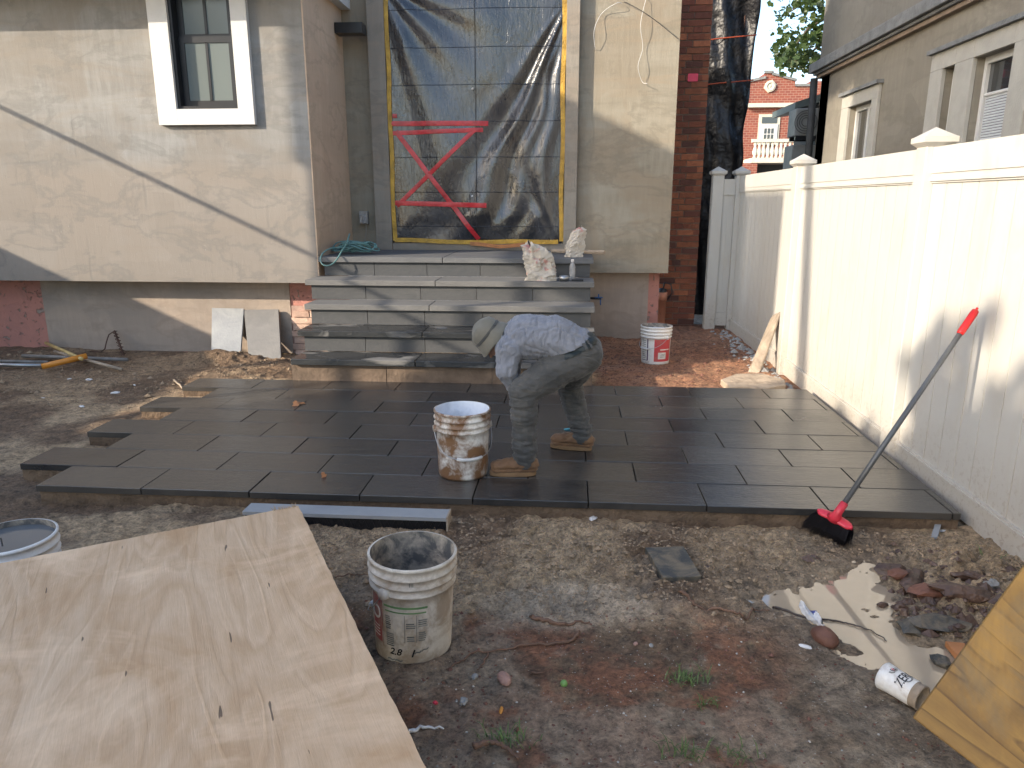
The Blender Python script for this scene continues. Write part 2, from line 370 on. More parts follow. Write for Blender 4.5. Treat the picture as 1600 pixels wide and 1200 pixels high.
def plym(name, a, b, c3, scale=1, rough=.6, yellow=False, rotz=0, board=False):
    n = N(name); v = n.co('Object', rot=(0, 0, rotz))
    def sc_(scale, loc=(0, 0, 0)):
        m = n.n('ShaderNodeMapping'); n.put(m.inputs[0], v); m.inputs['Scale'].default_value = scale; m.inputs['Location'].default_value = loc; return m.outputs[0]
    st = n.n('ShaderNodeMapping'); n.put(st.inputs[0], v); st.inputs['Scale'].default_value = (1.0, .16, 1) ; sv = st.outputs[0]
    cath = n.noise(sv, 4.2 * scale, 2, .4, 2.6)
    rings = n.ma('FRACT', n.ma('MULTIPLY', cath, 11 if board else 5.5)); ringm = n.ramp(rings, [(0, 0), (.78, .45), (.93, 1), (1, 0)]) if board else n.ramp(rings, [(0, 0), (.45, .55), (.7, 1), (1, 0)])
    blot = n.ramp(n.noise(sc_((1, .42, 1)), 4.2, 6, .66, .9), [(.36, 0), (.50, .45), (.66, 1)])
    c = n.mix(blot, a, b)
    c = n.mix(n.ma('MULTIPLY', ringm, .75 if board else .34), c, c3)
    fib = n.noise(sc_((60, 3, 1)), 3, 5, .75)
    c = n.mix(n.ramp(fib, [(.42, 0), (.8, .35)]), c, tuple(x * .72 for x in b))
    pale = n.ramp(n.noise(v, 2.2, 5, .65, .9), [(.48, 0), (.66, .75)]); c = n.mix(pale, c, tuple(min(1, x * 1.22) for x in a))
    # short dark checks
    ck = n.ramp(n.noise(sc_((26, 3.2, 1)), 1.7, 2, .5), [(.735, 0), (.75, 1)])
    c = n.mix(n.ma('MULTIPLY', ck, .85), c, (.10, .065, .04))
    if board:
        kn = n.vor(sc_((1, .6, 1), (.31, .12, 0)), 3.3); c = n.mix(n.ramp(kn, [(.045, 1), (.075, 0)]), c, (.04, .02, .012))
    if board:
        gs = n.ramp(n.noise(sc_((1, .5, 1)), 3.5, 6, .7, 1.0), [(.52, 0), (.68, .55)]); c = n.mix(gs, c, (.16, .13, .08))
    h = n.ma('ADD', n.ma('MULTIPLY', fib, .5), n.ma('ADD', n.ma('MULTIPLY', ck, -1), n.ma('MULTIPLY', ringm, .4)))
    return n.done(c, rough, n.bump(h, .0022))
M['ply'] = plym('plywood_face', (.70, .50, .32), (.54, .33, .17), (.38, .21, .09))
M['yply'] = plym('yellow_pine_face', (.31, .175, .04), (.215, .115, .027), (.06, .028, .01), .45, board=True, rotz=math.radians(92))
M['plyedge'] = plain('plywood_edge', (.42, .28, .15), .8, .4, .01, 40)
M['handle_y'] = plain('yellow_handle', (.62, .24, .03), .4, .15)
M['handle_p'] = plain('pale_wood_handle', (.55, .40, .16), .6, .2)
M['pipe'] = plain('grey_pipe', (.20, .185, .17), .55, .3)
M['cloth_rag'] = plain('dusty_rag', (.36, .36, .34), .9, .4, .02, 14)
M['hose'] = plain('green_hose', (.12, .24, .23), .4, .25)
M['bottle'] = plain('clear_plastic', (.62, .62, .62), .12, .15, .01, 20, Transmission_Weight=.65)
M['clay'] = plain('terracotta_pipe', (.46, .20, .12), .75, .2, .004)
M['blueplastic'] = plain('blue_valve', (.03, .10, .26), .4)
M['cyan'] = plain('cyan_plastic', (.10, .45, .62), .35)
M['slabdry'] = stepm('dry_grey_slab', (.27, .28, .29), (.37, .375, .37))
M['slabdry2'] = stepm('dry_dark_slab', (.17, .165, .16), (.23, .22, .205))
def fragm():
    n = N('sandy_dark_slab'); v = n.co('World'); f = n.ramp(n.noise(v, 9, 6, .7, .6), [(.42, 0), (.62, 1)])
    c = n.mix(f, (.045, .047, .045), (.17, .135, .09)); return n.done(c, .55, n.bump(n.noise(v, 40, 4), .006))
M['frag'] = fragm()
M['brokenstone'] = plain('tan_broken_stone', (.42, .33, .24), .85, .3, .02, 18)
M['boardgrey'] = plain('weathered_board', (.34, .27, .20), .8, .35, .01, 30)
M['rock_red'] = plain('red_rock', (.16, .07, .045), .7, .3, .02, 14)
M['rock_dark'] = plain('wet_dark_rock', (.085, .05, .035), .45, .45, .03, 14)
M['rock_pink'] = plain('pink_pebble', (.38, .22, .17), .7, .2, .01)
M['rock_grey'] = plain('grey_pebble', (.30, .29, .27), .7, .2, .01)
M['root'] = plain('root_bark', (.17, .095, .06), .85, .3, .01, 50)
M['twig'] = plain('wet_twig', (.07, .05, .04), .5, .3, .01, 50)
M['green_ball'] = plain('green_fruit', (.16, .30, .08), .5, .1)
M['wrapper'] = plain('white_plastic_scrap', (.66, .64, .62), .3, .2, .03, 14)
M['wrapper_blue'] = plain('blue_print', (.10, .12, .34), .4)
M['orange_wood'] = plain('orange_wood', (.42, .17, .06), .6, .2)
M['soil_clod'] = plain('soil_clods', (.27, .195, .125), .95, .4, .01)
M['grit'] = plain('pale_grit', (.46, .42, .36), .9, .2)
M['grass'] = plain('grass_blades', (.10, .15, .04), .6, .4)
M['leaf'] = None
def leafm(name, a, b):
    n = N(name); g = n.noise(n.co('World'), 1.4, 3); c = n.mix(n.ramp(g, [(.35, 0), (.65, 1)]), a, b)
    n.b.inputs['Transmission Weight'].default_value = 0
    tr = n.n('ShaderNodeBsdfTranslucent'); n.put(tr.inputs[0], n.mix(.5, c, (.12, .18, .03))); ms = n.n('ShaderNodeMixShader'); ms.inputs[0].default_value = .3
    n.done(c, .45); out = n.t.nodes['Material Output']; n.t.links.new(n.b.outputs[0], ms.inputs[1]); n.t.links.new(tr.outputs[0], ms.inputs[2]); n.t.links.new(ms.outputs[0], out.inputs[0])
    return n.m
M['leaf'] = leafm('maple_leaf', (.028, .05, .014), (.06, .095, .028))
M['bark'] = plain('bark', (.09, .07, .05), .9, .3, .03)
M['nwall'] = plaster('neighbour_stucco', (.235, .215, .175), (.21, .19, .15), (.205, .18, .145), 22)
M['nwall_up'] = plaster('neighbour_upper_stucco', (.20, .19, .165), (.175, .165, .14), (.18, .165, .14), 24)
M['ntrim'] = plain('cream_window_surround', (.37, .355, .315), .8, .08, .003)
M['ncorn'] = plain('weathered_grey_cornice', (.17, .175, .175), .8, .25, .01)
M['ncorn2'] = plain('brown_cornice_band', (.22, .165, .12), .8, .2)
M['nframe'] = plain('white_upvc', (.55, .55, .54), .45, .06)
M['blind'] = plain('white_blind', (.50, .52, .54), .7, .08)
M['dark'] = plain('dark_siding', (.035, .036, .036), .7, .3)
M['ac'] = plain('grey_condenser', (.20, .21, .21), .5, .15)
M['darkroof'] = plain('dark_green_gutter', (.06, .075, .07), .5, .2)
def farbrick():
    n = N('far_red_brick'); br = n.n('ShaderNodeTexBrick'); n.put(br.inputs['Vector'], n.co('World', rot=(math.radians(90), 0, 0)))
    for a, q in (('Scale', 1), ('Mortar Size', .014), ('Brick Width', .30), ('Row Height', .13)): br.inputs[a].default_value = q
    br.inputs['Color1'].default_value = (.23, .065, .042, 1); br.inputs['Color2'].default_value = (.165, .045, .035, 1); br.inputs['Mortar'].default_value = (.30, .19, .145, 1)
    c = n.mix(n.noise(n.co('World'), .9, 3), br.outputs[0], (.20, .06, .04)); return n.done(n.mix(.6, c, br.outputs[0]), .9)
M['farbrick'] = farbrick()
M['farwhite'] = plain('cream_balustrade', (.50, .47, .39), .8, .1)
M['brownshirt'] = None
def clothm(name, a, b, sc=120, fold=None, rough=.9, dust=None):
    n = N(name); v = n.co('Object'); f = n.noise(v, 5, 5, .6, .5); c = n.mix(n.ramp(f, [(.35, 0), (.65, 1)]), a, b)
    if dust: c = n.mix(n.ramp(n.noise(v, 9, 6, .75, .8), [(.52, 0), (.70, .6)]), c, dust)
    wv = n.noise(v, sc, 2); h = n.ma('MULTIPLY', wv, .2)
    if fold: h = n.ma('ADD', h, n.ma('MULTIPLY', n.noise(n.co('Object', scale=fold), 7, 2, .5, 1.2), 2.0))
    return n.done(c, rough, n.bump(h, .010), Sheen_Weight=.15)
M['shirt'] = clothm('blue_grey_shirt', (.185, .195, .225), (.235, .245, .275), fold=(3.2, .6, 1.0))
M['jeans'] = clothm('grey_jeans', (.052, .053, .052), (.085, .083, .078), fold=(.9, .9, 2.4), dust=(.135, .12, .10))
M['hat'] = clothm('khaki_hat', (.15, .14, .11), (.195, .18, .145))
M['skin'] = plain('skin', (.30, .155, .095), .55, .1)
M['hair'] = plain('dark_hair', (.02, .014, .01), .6, .2)
M['boot'] = clothm('tan_leather', (.13, .065, .028), (.19, .10, .045), rough=.7, dust=(.26, .17, .09))
M['sole'] = plain('tan_sole', (.21, .125, .06), .7, .2)
M['belt'] = plain('black_belt', (.012, .018, .016), .5)

# ---------------------------------------------------------------- ground
PUD = [at(*p, z=0) for p in ((1185, 930), (1235, 905), (1290, 908), (1302, 872), (1360, 868), (1385, 885), (1380, 912), (1400, 935), (1385, 960), (1430, 990), (1500, 1005), (1560, 1050), (1500, 1120), (1440, 1100), (1390, 1055), (1330, 1020), (1270, 985), (1215, 955))]
PUDXY = [(p.x, p.y) for p in PUD]
def insidedist(x, y, poly):
    """signed distance (+ inside) to polygon, numpy arrays"""
    d = np.full(x.shape, 1e9); ins = np.zeros(x.shape, bool); n = len(poly)
    for i in range(n):
        (ax, ay), (bx, by) = poly[i], poly[(i + 1) % n]
        ex, ey = bx - ax, by - ay; t = np.clip(((x - ax) * ex + (y - ay) * ey) / (ex * ex + ey * ey), 0, 1)
        d = np.minimum(d, np.hypot(x - ax - t * ex, y - ay - t * ey))
        c = ((ay > y) != (by > y)) & (x < (bx - ax) * (y - ay) / ((by - ay) if by != ay else 1e-9) + ax); ins ^= c
    return np.where(ins, d, -d)
def gz(x, y):
    near = sstep(40, 20, np.abs(x)) * sstep(40, 25, np.abs(y))
    h = (fbm(x, y, 1.1, 3, 3) - .5) * .05 + (fbm(x, y, 6, 4, 9) - .5) * .028
    clod = sstep(2.3, 2.7, y) * sstep(3.5, 3.35, y) * sstep(-.9, -.3, x)          # churned mud in front of the slabs
    cl = fbm(x, y * 1.3, 13, 4, 21, .6)
    h = h + clod * (.5 - np.abs(cl - .5) * 2.6) * .048
    h = h + (fbm(x, y, 30, 3, 5) - .5) * .014 + (.35 - np.abs(fbm(x, y, 11, 4, 77, .6) - .5) * 2) * .030 * (.30 + sstep(.42, .58, fbm(x, y, 1.6, 3, 78)))
    trk = sstep(1.2, 1.6, x) * sstep(1.9, 2.2, y) * sstep(3.3, 3.0, y)
    h = h + trk * (np.abs(fbm(x * 1.2, y, 6, 5, 33, .62) - .5)) * .26
    h = h + .10 * np.exp(-(((x + 3.45) / .45) ** 2 + ((y - 6.95) / .16) ** 2)) * (.6 + .8 * fbm(x, y, 14, 3, 41))   # heap by the leaning slabs
    h = h + .015 * np.exp(-(((x + 4.9) / 1.1) ** 2 + ((y - 7.0) / .2) ** 2)) * (.3 + 1.2 * fbm(x, y, 9, 3, 42))
    rb = sstep(6.0, 6.4, y) * sstep(.2, .4, x)
    h = h + rb * ((fbm(x, y, 4, 4, 51) - .42) * .07)
    h = h - .02 * sstep(3.5, 3.44, y) * sstep(3.30, 3.36, y)
    pd = insidedist(x, y, PUDXY) + (fbm(x, y, 7, 5, 61, .65) - .55) * .30
    h = h * (1 - .7 * sstep(-.12, .05, pd)) - .030 * sstep(-.07, .10, pd) + .004
    pat = sstep(3.46, 3.56, y) * sstep(5.86, 5.8, y) * sstep(-2.75, -2.6, x)
    h = h * (1 - pat) + pat * (-.02)
    h = np.where((y > 5.5) & (y < 6.1) & (x > -2.7) & (x < .3), np.minimum(h, .0), h)
    side = (y > 3.4) & (y < 5.9) & (x > -3.35) & (x <= -2.6)
    h = np.where(side, np.minimum(h, .012), h)
    return h * near
def ax(*seg):
    o = []
    for a, b, st in seg: o += list(np.arange(a, b - 1e-6, st))
    return np.array(o)
gx = ax((-400, -60, 60), (-60, -9, 6), (-9, -3.3, .045), (-3.3, 2.1, .0135), (2.1, 3.2, .1), (3.2, 12, 1.2), (12, 60, 8), (60, 420, 60))
gy = ax((-300, -30, 60), (-30, 0, 4), (0, 1.3, .12), (1.3, 3.56, .0125), (3.56, 5.8, .06), (5.8, 8.7, .02), (8.7, 12, .15), (12, 60, 6), (60, 460, 60))
GX, GY = np.meshgrid(gx, gy); GZ = gz(GX, GY)
GZ = np.where((GX > 2.05) | (GY > 9.6), GZ * 0, GZ)
def build_ground():
    ny, nx = GX.shape; co = np.stack([GX, GY, GZ], -1).reshape(-1, 3)
    idx = np.arange(nx * ny).reshape(ny, nx); q = np.stack([idx[:-1, :-1], idx[:-1, 1:], idx[1:, 1:], idx[1:, :-1]], -1).reshape(-1, 4)
    me = bpy.data.meshes.new('ground'); me.vertices.add(len(co)); me.vertices.foreach_set('co', co.ravel())
    me.loops.add(q.size); me.loops.foreach_set('vertex_index', q.ravel()); me.polygons.add(len(q))
    me.polygons.foreach_set('loop_start', np.arange(0, q.size, 4)); me.polygons.foreach_set('loop_total', np.full(len(q), 4)); me.update(); me.validate()
    me.polygons.foreach_set('use_smooth', [True] * len(me.polygons))
    x, y, z = co.T
    tan = np.array([.50, .36, .22]); dark = np.array([.21, .135, .08]); red = np.array([.29, .125, .065]); pale = np.array([.52, .405, .285]); grey = np.array([.32, .245, .165])
    a = fbm(x, y, 2.2, 5, 71); b = fbm(x, y, 5, 5, 81, .6); c3 = fbm(x, y, 13, 4, 91, .6)
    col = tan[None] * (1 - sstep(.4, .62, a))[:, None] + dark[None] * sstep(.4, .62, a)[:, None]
    def mixin(m, q):
        nonlocal col; m = np.clip(m, 0, 1)[:, None]; col = col * (1 - m) + q[None] * m
    fgm = sstep(2.75, 2.35, y + .25 * (a - .5)) * sstep(.95, .55, x)
    mixin(fgm * sstep(.38, .52, b) * .9, red); mixin(fgm * sstep(.56, .64, fbm(x, y, 7, 5, 151, .6)) * .7, dark * .7)
    mixin(sstep(6.0, 6.15, y) * sstep(.15, .35, x) * (.55 + .5 * b), red * 1.25)
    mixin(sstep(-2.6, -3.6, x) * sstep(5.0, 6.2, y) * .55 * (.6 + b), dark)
    p1 = np.exp(-(((x - .02) / .42) ** 2 + ((y - 2.62) / .17) ** 2)); mixin(sstep(.20, .65, p1 * (.5 + b)) * .85, pale * 1.15)
    p2 = np.exp(-(((x + .52) / .5) ** 2 + ((y - 2.2) / .3) ** 2)); mixin(sstep(.45, .9, p2 * (.5 + b)) * .7, pale * .62)
    lowp = sstep(2.0, 1.75, y + .3 * (b - .5)); mixin(lowp * sstep(.38, .60, c3) * .65, pale * .85)
    mixin(sstep(.62, .9, x) * sstep(2.5, 2.1, y) * .4 * (.6 + a), grey)
    mixin(sstep(.53, .60, fbm(x, y, 3.1, 6, 141, .6)) * .60 * sstep(3.2, 2.6, y), pale * .72)
    mixin(sstep(.66, .8, c3) * .35 * sstep(3.4, 3.2, y), pale * .8)
    pd = insidedist(x, y, PUDXY); mixin(sstep(-.28, -.02, pd) * .55 * (.5 + b), np.array([.30, .235, .165]))
    mixin(((x > 2.05) | (y > 9.6)).astype(float), np.array([.30, .27, .23]))
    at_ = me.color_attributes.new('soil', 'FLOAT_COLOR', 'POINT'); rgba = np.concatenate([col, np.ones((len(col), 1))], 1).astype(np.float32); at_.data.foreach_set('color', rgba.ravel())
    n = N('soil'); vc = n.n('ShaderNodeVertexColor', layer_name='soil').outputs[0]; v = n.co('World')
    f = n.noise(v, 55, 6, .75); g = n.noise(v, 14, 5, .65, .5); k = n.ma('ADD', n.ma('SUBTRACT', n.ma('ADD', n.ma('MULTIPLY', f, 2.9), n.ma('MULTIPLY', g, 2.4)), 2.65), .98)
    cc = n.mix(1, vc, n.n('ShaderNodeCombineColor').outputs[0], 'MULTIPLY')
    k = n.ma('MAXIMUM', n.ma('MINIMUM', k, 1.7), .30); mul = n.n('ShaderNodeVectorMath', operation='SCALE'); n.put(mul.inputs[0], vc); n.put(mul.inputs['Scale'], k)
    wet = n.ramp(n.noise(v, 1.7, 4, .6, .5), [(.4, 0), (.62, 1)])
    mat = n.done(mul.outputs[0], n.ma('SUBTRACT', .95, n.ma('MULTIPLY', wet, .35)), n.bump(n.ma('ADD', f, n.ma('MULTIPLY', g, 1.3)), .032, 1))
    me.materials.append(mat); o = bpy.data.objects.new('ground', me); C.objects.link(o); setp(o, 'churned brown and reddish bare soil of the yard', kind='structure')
    return o
ground = build_ground()
def G1(x, y): return float(gz(np.array([x], float), np.array([y], float))[0])
# puddle
WZ = -.006
mb = MB(); cx = sum(p[0] for p in PUDXY) / len(PUDXY); cy = sum(p[1] for p in PUDXY) / len(PUDXY)
mb.add([(cx + (p[0] - cx) * 1.28, cy + (p[1] - cy) * 1.28, WZ) for p in PUDXY], [tuple(range(len(PUDXY)))])
n = N('muddy_water'); f = n.noise(n.co('World'), 9, 4, .6, .6); c = n.mix(f, (.34, .265, .18), (.43, .34, .24))
M['puddle'] = n.done(c, .045, n.bump(n.noise(n.co('World'), 5, 2), .0015, .4), Specular_IOR_Level=.9, Coat_Weight=.6, Coat_Roughness=.02)
mk('puddle', mb, M['puddle'], label='shallow puddle of milky tan muddy water', kind='structure')
# loose clods and pale grit
def scatter(name, n_, region, rr, mat, label, cat, seed):
    rg = random.Random(seed); mb = MB(); k = 0
    xs = []; 
    while len(xs) < n_:
        x, y = region(rg)
        if 3.42 < y < 5.95 and x > -3.2: continue
        xs.append((x, y))
    zz = gz(np.array([p[0] for p in xs]), np.array([p[1] for p in xs]))
    pd = insidedist(np.array([p[0] for p in xs]), np.array([p[1] for p in xs]), PUDXY)
    base = [(1, 0, 0), (-.5, .87, 0), (-.5, -.87, 0), (0, 0, .9), (.3, .4, -.5)]
    for (x, y), z, d in zip(xs, zz, pd):
        if d > .0: continue
        r = rg.uniform(*rr) * (1 if rg.random() < .93 else 2); a = rg.uniform(0, 6.28); ca, sa = math.cos(a), math.sin(a)
        vs = []
        for bx, by, bz in ((1, 0, .1), (.2, .9, 0), (-.9, .4, .1), (-.6, -.7, 0), (.4, -.9, .1), (0, 0, .8)):
            q = rg.uniform(.7, 1.3) * r; vs.append((x + (bx * ca - by * sa) * q, y + (bx * sa + by * ca) * q, z + bz * q))
        mb.add(vs, [(0, 1, 5), (1, 2, 5), (2, 3, 5), (3, 4, 5), (4, 0, 5)])
    mk(name, mb, mat, label=label, cat=cat, kind='stuff')
scatter('soil_clods', 7600, lambda r: (r.uniform(-1.2, 1.95), r.betavariate(3, 2.0) * 1.1 + 2.35), (.0025, .009), M['soil_clod'], 'loose crumbs of brown soil strewn over the mud before the slabs', 'soil crumbs', 1)
scatter('red_crumbs', 1100, lambda r: (r.uniform(-.8, 1.6), r.uniform(1.45, 2.6)), (.002, .0065), M['rock_red'], 'reddish crumbs of soil over the foreground', 'soil crumbs', 12)
scatter('pale_grit', 2600, lambda r: (r.uniform(-.9, 1.5), r.uniform(1.45, 2.75)), (.0009, .0027), M['grit'], 'pale grit and cement crumbs on the foreground soil', 'grit', 2)
scatter('wet_clods', 420, lambda r: (r.gauss(1.45, .22), r.gauss(2.72, .20)), (.006, .022), M['rock_dark'], 'dark wet clods heaped right of the puddle', 'wet clods', 6)
scatter('rubble_crumbs', 900, lambda r: (r.uniform(-6, -2.6), r.uniform(5.2, 7.2)), (.005, .018), M['soil_clod'], 'clods of earth below the left wall', 'soil crumbs', 3)
scatter('red_soil_crumbs', 900, lambda r: (r.uniform(.3, 1.9), r.uniform(6.0, 8.3)), (.005, .014), M['rock_red'], 'reddish soil crumbs between steps and fence', 'soil crumbs', 4)
scatter('stone_chips', 200, lambda r: (1.92 - abs(r.gauss(0, .09)), r.uniform(6.0, 9.0)), (.012, .03), M['rock_grey'], 'grey stone chips along the foot of the fence', 'stone chips', 5)

# ---------------------------------------------------------------- patio of slabs
ZT, TH = .09, .036
patio = MB()
rows = []
for r in range(8):
    y0 = 3.445 + r * .302; xl = -2.80 if r % 2 == 0 else -3.12
    rows.append((y0, xl)); patio.box(xl + .012, 1.90, y0 + (.012 if r == 0 else 0), y0 + .302, -.06, ZT - TH - .001)
patio_o = mk('patio', patio, M['bed'], loc=(-.5, 3.44, 0), label='sand bed below the dark paving slabs', kind='structure')
def slabmesh(L, W):
    mb = MB(); mb.box(0, L, 0, W, 0, TH); me = mb.mesh('paving_slab'); me.materials.append(M['slab']); return me
cache = {}
for r, (y0, xl) in enumerate(rows):
    x = xl; k = 0
    while x < 1.88:
        L = min(.583, 1.905 - x); key = round(L, 3)
        if key not in cache: cache[key] = slabmesh(L - .006, .302 - .005)
        z = ZT - TH + random.uniform(-.0015, .0015)
        o = inst('paving_slab', cache[key], patio_o, (x + .003, y0, z), (random.uniform(-.002, .002), random.uniform(-.0015, .0015), random.uniform(-.001, .001)))
        m = o.modifiers.new('bevel', 'BEVEL'); m.width = .0022; m.segments = 2
        x += .583; k += 1

# ---------------------------------------------------------------- steps
steps = thing('front_steps', (-1.05, 5.8, .09), 'grey stone steps with long treads climbing to the plastic covered doorway', 'steps')
TY = [5.80, 6.10, 6.42, 6.72, 7.08]; TZ = [.281 + .185 * k for k in range(5)]; TXL = [-2.29, -2.33, -2.37, -2.46, -2.445]; XR = .225
joint = [-1.245, -1.24, -1.235, -1.23, -1.22]
core = MB()
for k in range(5):
    yb = TY[k + 1] + .05 if k < 4 else 8.19
    z0 = TZ[k - 1] + .001 if k else .10
    mbr = None
    xl = TXL[k] + .045
    core.box(xl + .02, XR - .05, TY[k] + .062, yb + (.0 if k < 4 else 0), z0, TZ[k] - .052)
    # treads in two pieces
    back = (TY[k + 1] + .045) if k < 4 else 8.195
    for (a, b) in ((TXL[k], joint[k] - .003), (joint[k] + .003, XR)):
        mb = MB(); mb.box(a, b, TY[k], back - .001, TZ[k] - .05, TZ[k])
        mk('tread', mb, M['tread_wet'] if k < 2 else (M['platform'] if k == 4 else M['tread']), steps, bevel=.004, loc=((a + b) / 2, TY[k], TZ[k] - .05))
    if k == 0: continue
    # riser tiles
    off = [0, .31, .30, .29, .27][k]; x = xl; first = .52 + (0, .02, -.0, .0, -.02)[k]
    while x < XR - .035:
        x2 = min(x + first, XR - .03)
        if XR - .03 - x2 < .08: x2 = XR - .03
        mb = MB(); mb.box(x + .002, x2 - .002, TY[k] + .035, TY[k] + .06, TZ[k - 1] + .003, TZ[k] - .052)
        mk('riser_tile', mb, M['riser_shaded'] if k == 4 and x < -1.2 else M['riser'], steps, bevel=.0015, loc=(x, TY[k] + .035, TZ[k - 1]))
        x = x2; first = .52
core.box(-2.27, XR - .06, 5.88, 6.16, -.1, .229)
mk('core', core, M['grout'], steps)
mb = MB()
for a, b in ((-2.30, -1.5), (-1.495, -.62), (-.615, .20)): mb.box(a, b, 5.845, 5.879, .02, .229, jit=.002)
mk('footing', mb, M['footing'], steps)

# ---------------------------------------------------------------- the house
house = thing('rendered_house', (-2.45, 7.1, 0), 'house wall in trowelled greige render round the plastic covered doorway', 'house')
BY, BX = 7.10, -2.45
WX0, WX1, WZ0, WZ1 = -3.70, -3.105, 2.385, 4.05
mb = MB()                                   # bump-out front with a window hole
TOP = 4.6
mb.box(-7.6, WX0, BY, BY + .28, .765, TOP); mb.box(WX1, BX - .012, BY, BY + .28, .765, TOP)
mb.box(WX0, WX1, BY, BY + .28, .765, WZ0); mb.box(WX0, WX1, BY, BY + .28, WZ1, TOP)
mk('bay_front_wall', mb, M['plaster'], house)
mb = MB(); mb.box(BX - .0118, BX, BY + .0015, 8.35, .766, TOP); mk('bay_side_wall', mb, M['plaster_bounce'], house)
mb = MB(); mb.box(-7.6, BX - .10, BY + .29, 7.40, -.3, .764); mb.box(BX - .4, BX - .10, 7.401, 8.4, -.3, .764)
mk('base_wall', mb, M['pink'], house)
mb = MB(); mb.box(-5.56, -2.87, BY + .275, BY + .289, .0, .7645)
b_ = mk('base_render_coat', mb, M['plaster_base'], house)
mb = MB(); mb.box(BX - .001, .066, 8.302, 8.6, 1.0, TOP); mb.box(.066, 1.085, 8.30, 8.6, .775, TOP); mk('main_wall', mb, M['plaster_main'], house)
mb = MB(); mb.box(.1, .90, 8.50, 8.7, -.3, .774); mk('main_base_wall', mb, M['plaster_base'], house)
mb = MB(); mb.box(.90, 1.02, 8.506, 8.7, -.3, .774); mk('pink_base_corner', mb, M['pink'], house)
mb = MB(); mb.box(-7.8, BX + .1, 6.55, 8.6, 3.50, 3.62); mk('eave', mb, M['white'], house)
# pilasters, sill, head
mb = MB(); mb.box(-2.155, -1.975, 8.20, 8.30, 1.021, TOP); mk('pilaster', mb, M['plaster_grey'], house, bevel=.004)
mb = MB(); mb.box(-.075, .06, 8.20, 8.2995, 1.021, TOP); mk('pilaster', mb, M['plaster_grey'], house, bevel=.004)
mb = MB(); mb.box(-1.974, -.076, 8.23, 8.30, 1.021, 1.095); mk('door_sill', mb, M['plaster_grey'], house)
mb = MB(); mb.box(-2.445, -2.16, 8.02, 8.19, 3.22, 3.32); mk('dark_soffit_box', mb, M['black'], house)
# brick wall beyond the corner
pier = MB(); pier.box(1.02, 1.565, 9.315, 9.7, -.2, 4.5); pier_o = mk('brick_side_wall', pier, M['mortar'], house)
bme = []
for s in range(4):
    mb = MB(); mb.box(0, .192, 0, .10, 0, .062, jit=.0035); me = mb.mesh('brick'); me.materials.append(M['brick']); bme.append(me)
half = MB(); half.box(0, .092, 0, .10, 0, .062, jit=.003); hme = half.mesh('brick'); hme.materials.append(M['brick'])
for r in range(58):
    z = -.03 + r * .0735
    if r % 6 == 5: xs = [(1.012 + i * .102, 1) for i in range(6)][:5] + [(1.522 - .05, 1)]
    elif r % 2: xs = [(1.0, 0), (1.202, 0), (1.404, 0)][:2] + [(1.374, 0)]
    else: xs = [(1.0, 1), (1.102, 0), (1.304, 0), (1.474, 1)]
    if r % 2 and r % 6 != 5: xs = [(.97, 0), (1.172, 0), (1.374, 0)]
    if r % 6 == 5: xs = [(1.066 + i * .1, 1) for i in range(5)]
    for x, hh in xs:
        inst('brick', hme if hh else random.choice(bme), pier_o, (x, 9.303 + random.uniform(-.003, .003), z))
mb = MB(); mb.box(1.33, 1.445, 9.294, 9.30, 2.9, 2.985); mk('pink_flag_tape', mb, M['pink_tape'], house)
# pale exposed bricks under the corner by the steps
mb = MB(); mb.box(-2.86, BX - .10, 7.372, 7.389, -.1, .50); pp = mk('exposed_masonry', mb, M['pmortar'], house)
for s in range(2):
    mb = MB(); mb.box(0, .17, 0, .03, 0, .058, jit=.004); me = mb.mesh('brick'); me.materials.append(M['pbrick']); bme.append(me)
for r in range(8):
    for i in range(2):
        x = -2.84 + i * .178 - (.06 if r % 2 else 0)
        if r == 7 and i == 0: continue
        inst('brick', bme[4 + (r + i) % 2], pp, (max(x, -2.858), 7.352 + random.uniform(-.006, .006), -.02 + r * .068))
# window
win = bpy.data.objects.new('window', None); C.objects.link(win); win.parent = house; win.location = Vector((-3.4, 7.1, 2.3)) - wl(house)
mb = MB(); t = .035
for a in ((-3.885, WX0, 2.245, 4.2), (WX1, -2.955, 2.245, 4.2), (WX0, WX1, 2.245, WZ0), (WX0, WX1, WZ1, 4.2)):
    mb.box(a[0] + .0005, a[1] - .0005, BY - .055, BY - .001, a[2], a[3])
mk('window_surround', mb, M['white'], win)
def frame(mb, x0, x1, y0, y1, z0, z1, w_):
    mb.box(x0, x0 + w_, y0, y1, z0, z1); mb.box(x1 - w_, x1, y0, y1, z0, z1); mb.box(x0 + w_, x1 - w_, y0, y1, z0, z0 + w_); mb.box(x0 + w_, x1 - w_, y0, y1, z1 - w_, z1)
mb = MB(); frame(mb, WX0, WX1, BY - .02, BY + .10, WZ0, WZ1, .028); mb.box(WX0 + .028, WX1 - .028, BY + .14, BY + .16, WZ0, WZ1)
mk('window_frame', mb, M['black'], win)
for (z0, z1, yy) in ((WZ0 + .03, 3.03, BY + .075), (3.0, WZ1 - .03, BY + .10)):
    mb = MB(); frame(mb, WX0 + .03, WX1 - .03, yy - .025, yy, z0, z1, .055); mb.box(-3.415, -3.39, yy - .025, yy - .006, z0 + .05, z1 - .05); mk('sash', mb, M['black'], win)
    for a, b in ((WX0 + .08, -3.414), (-3.391, WX1 - .08)):
        mb = MB(); mb.box(a, b, yy - .014, yy - .009, z0 + .05, z1 - .05); mk('pane', mb, M['glass'], win)
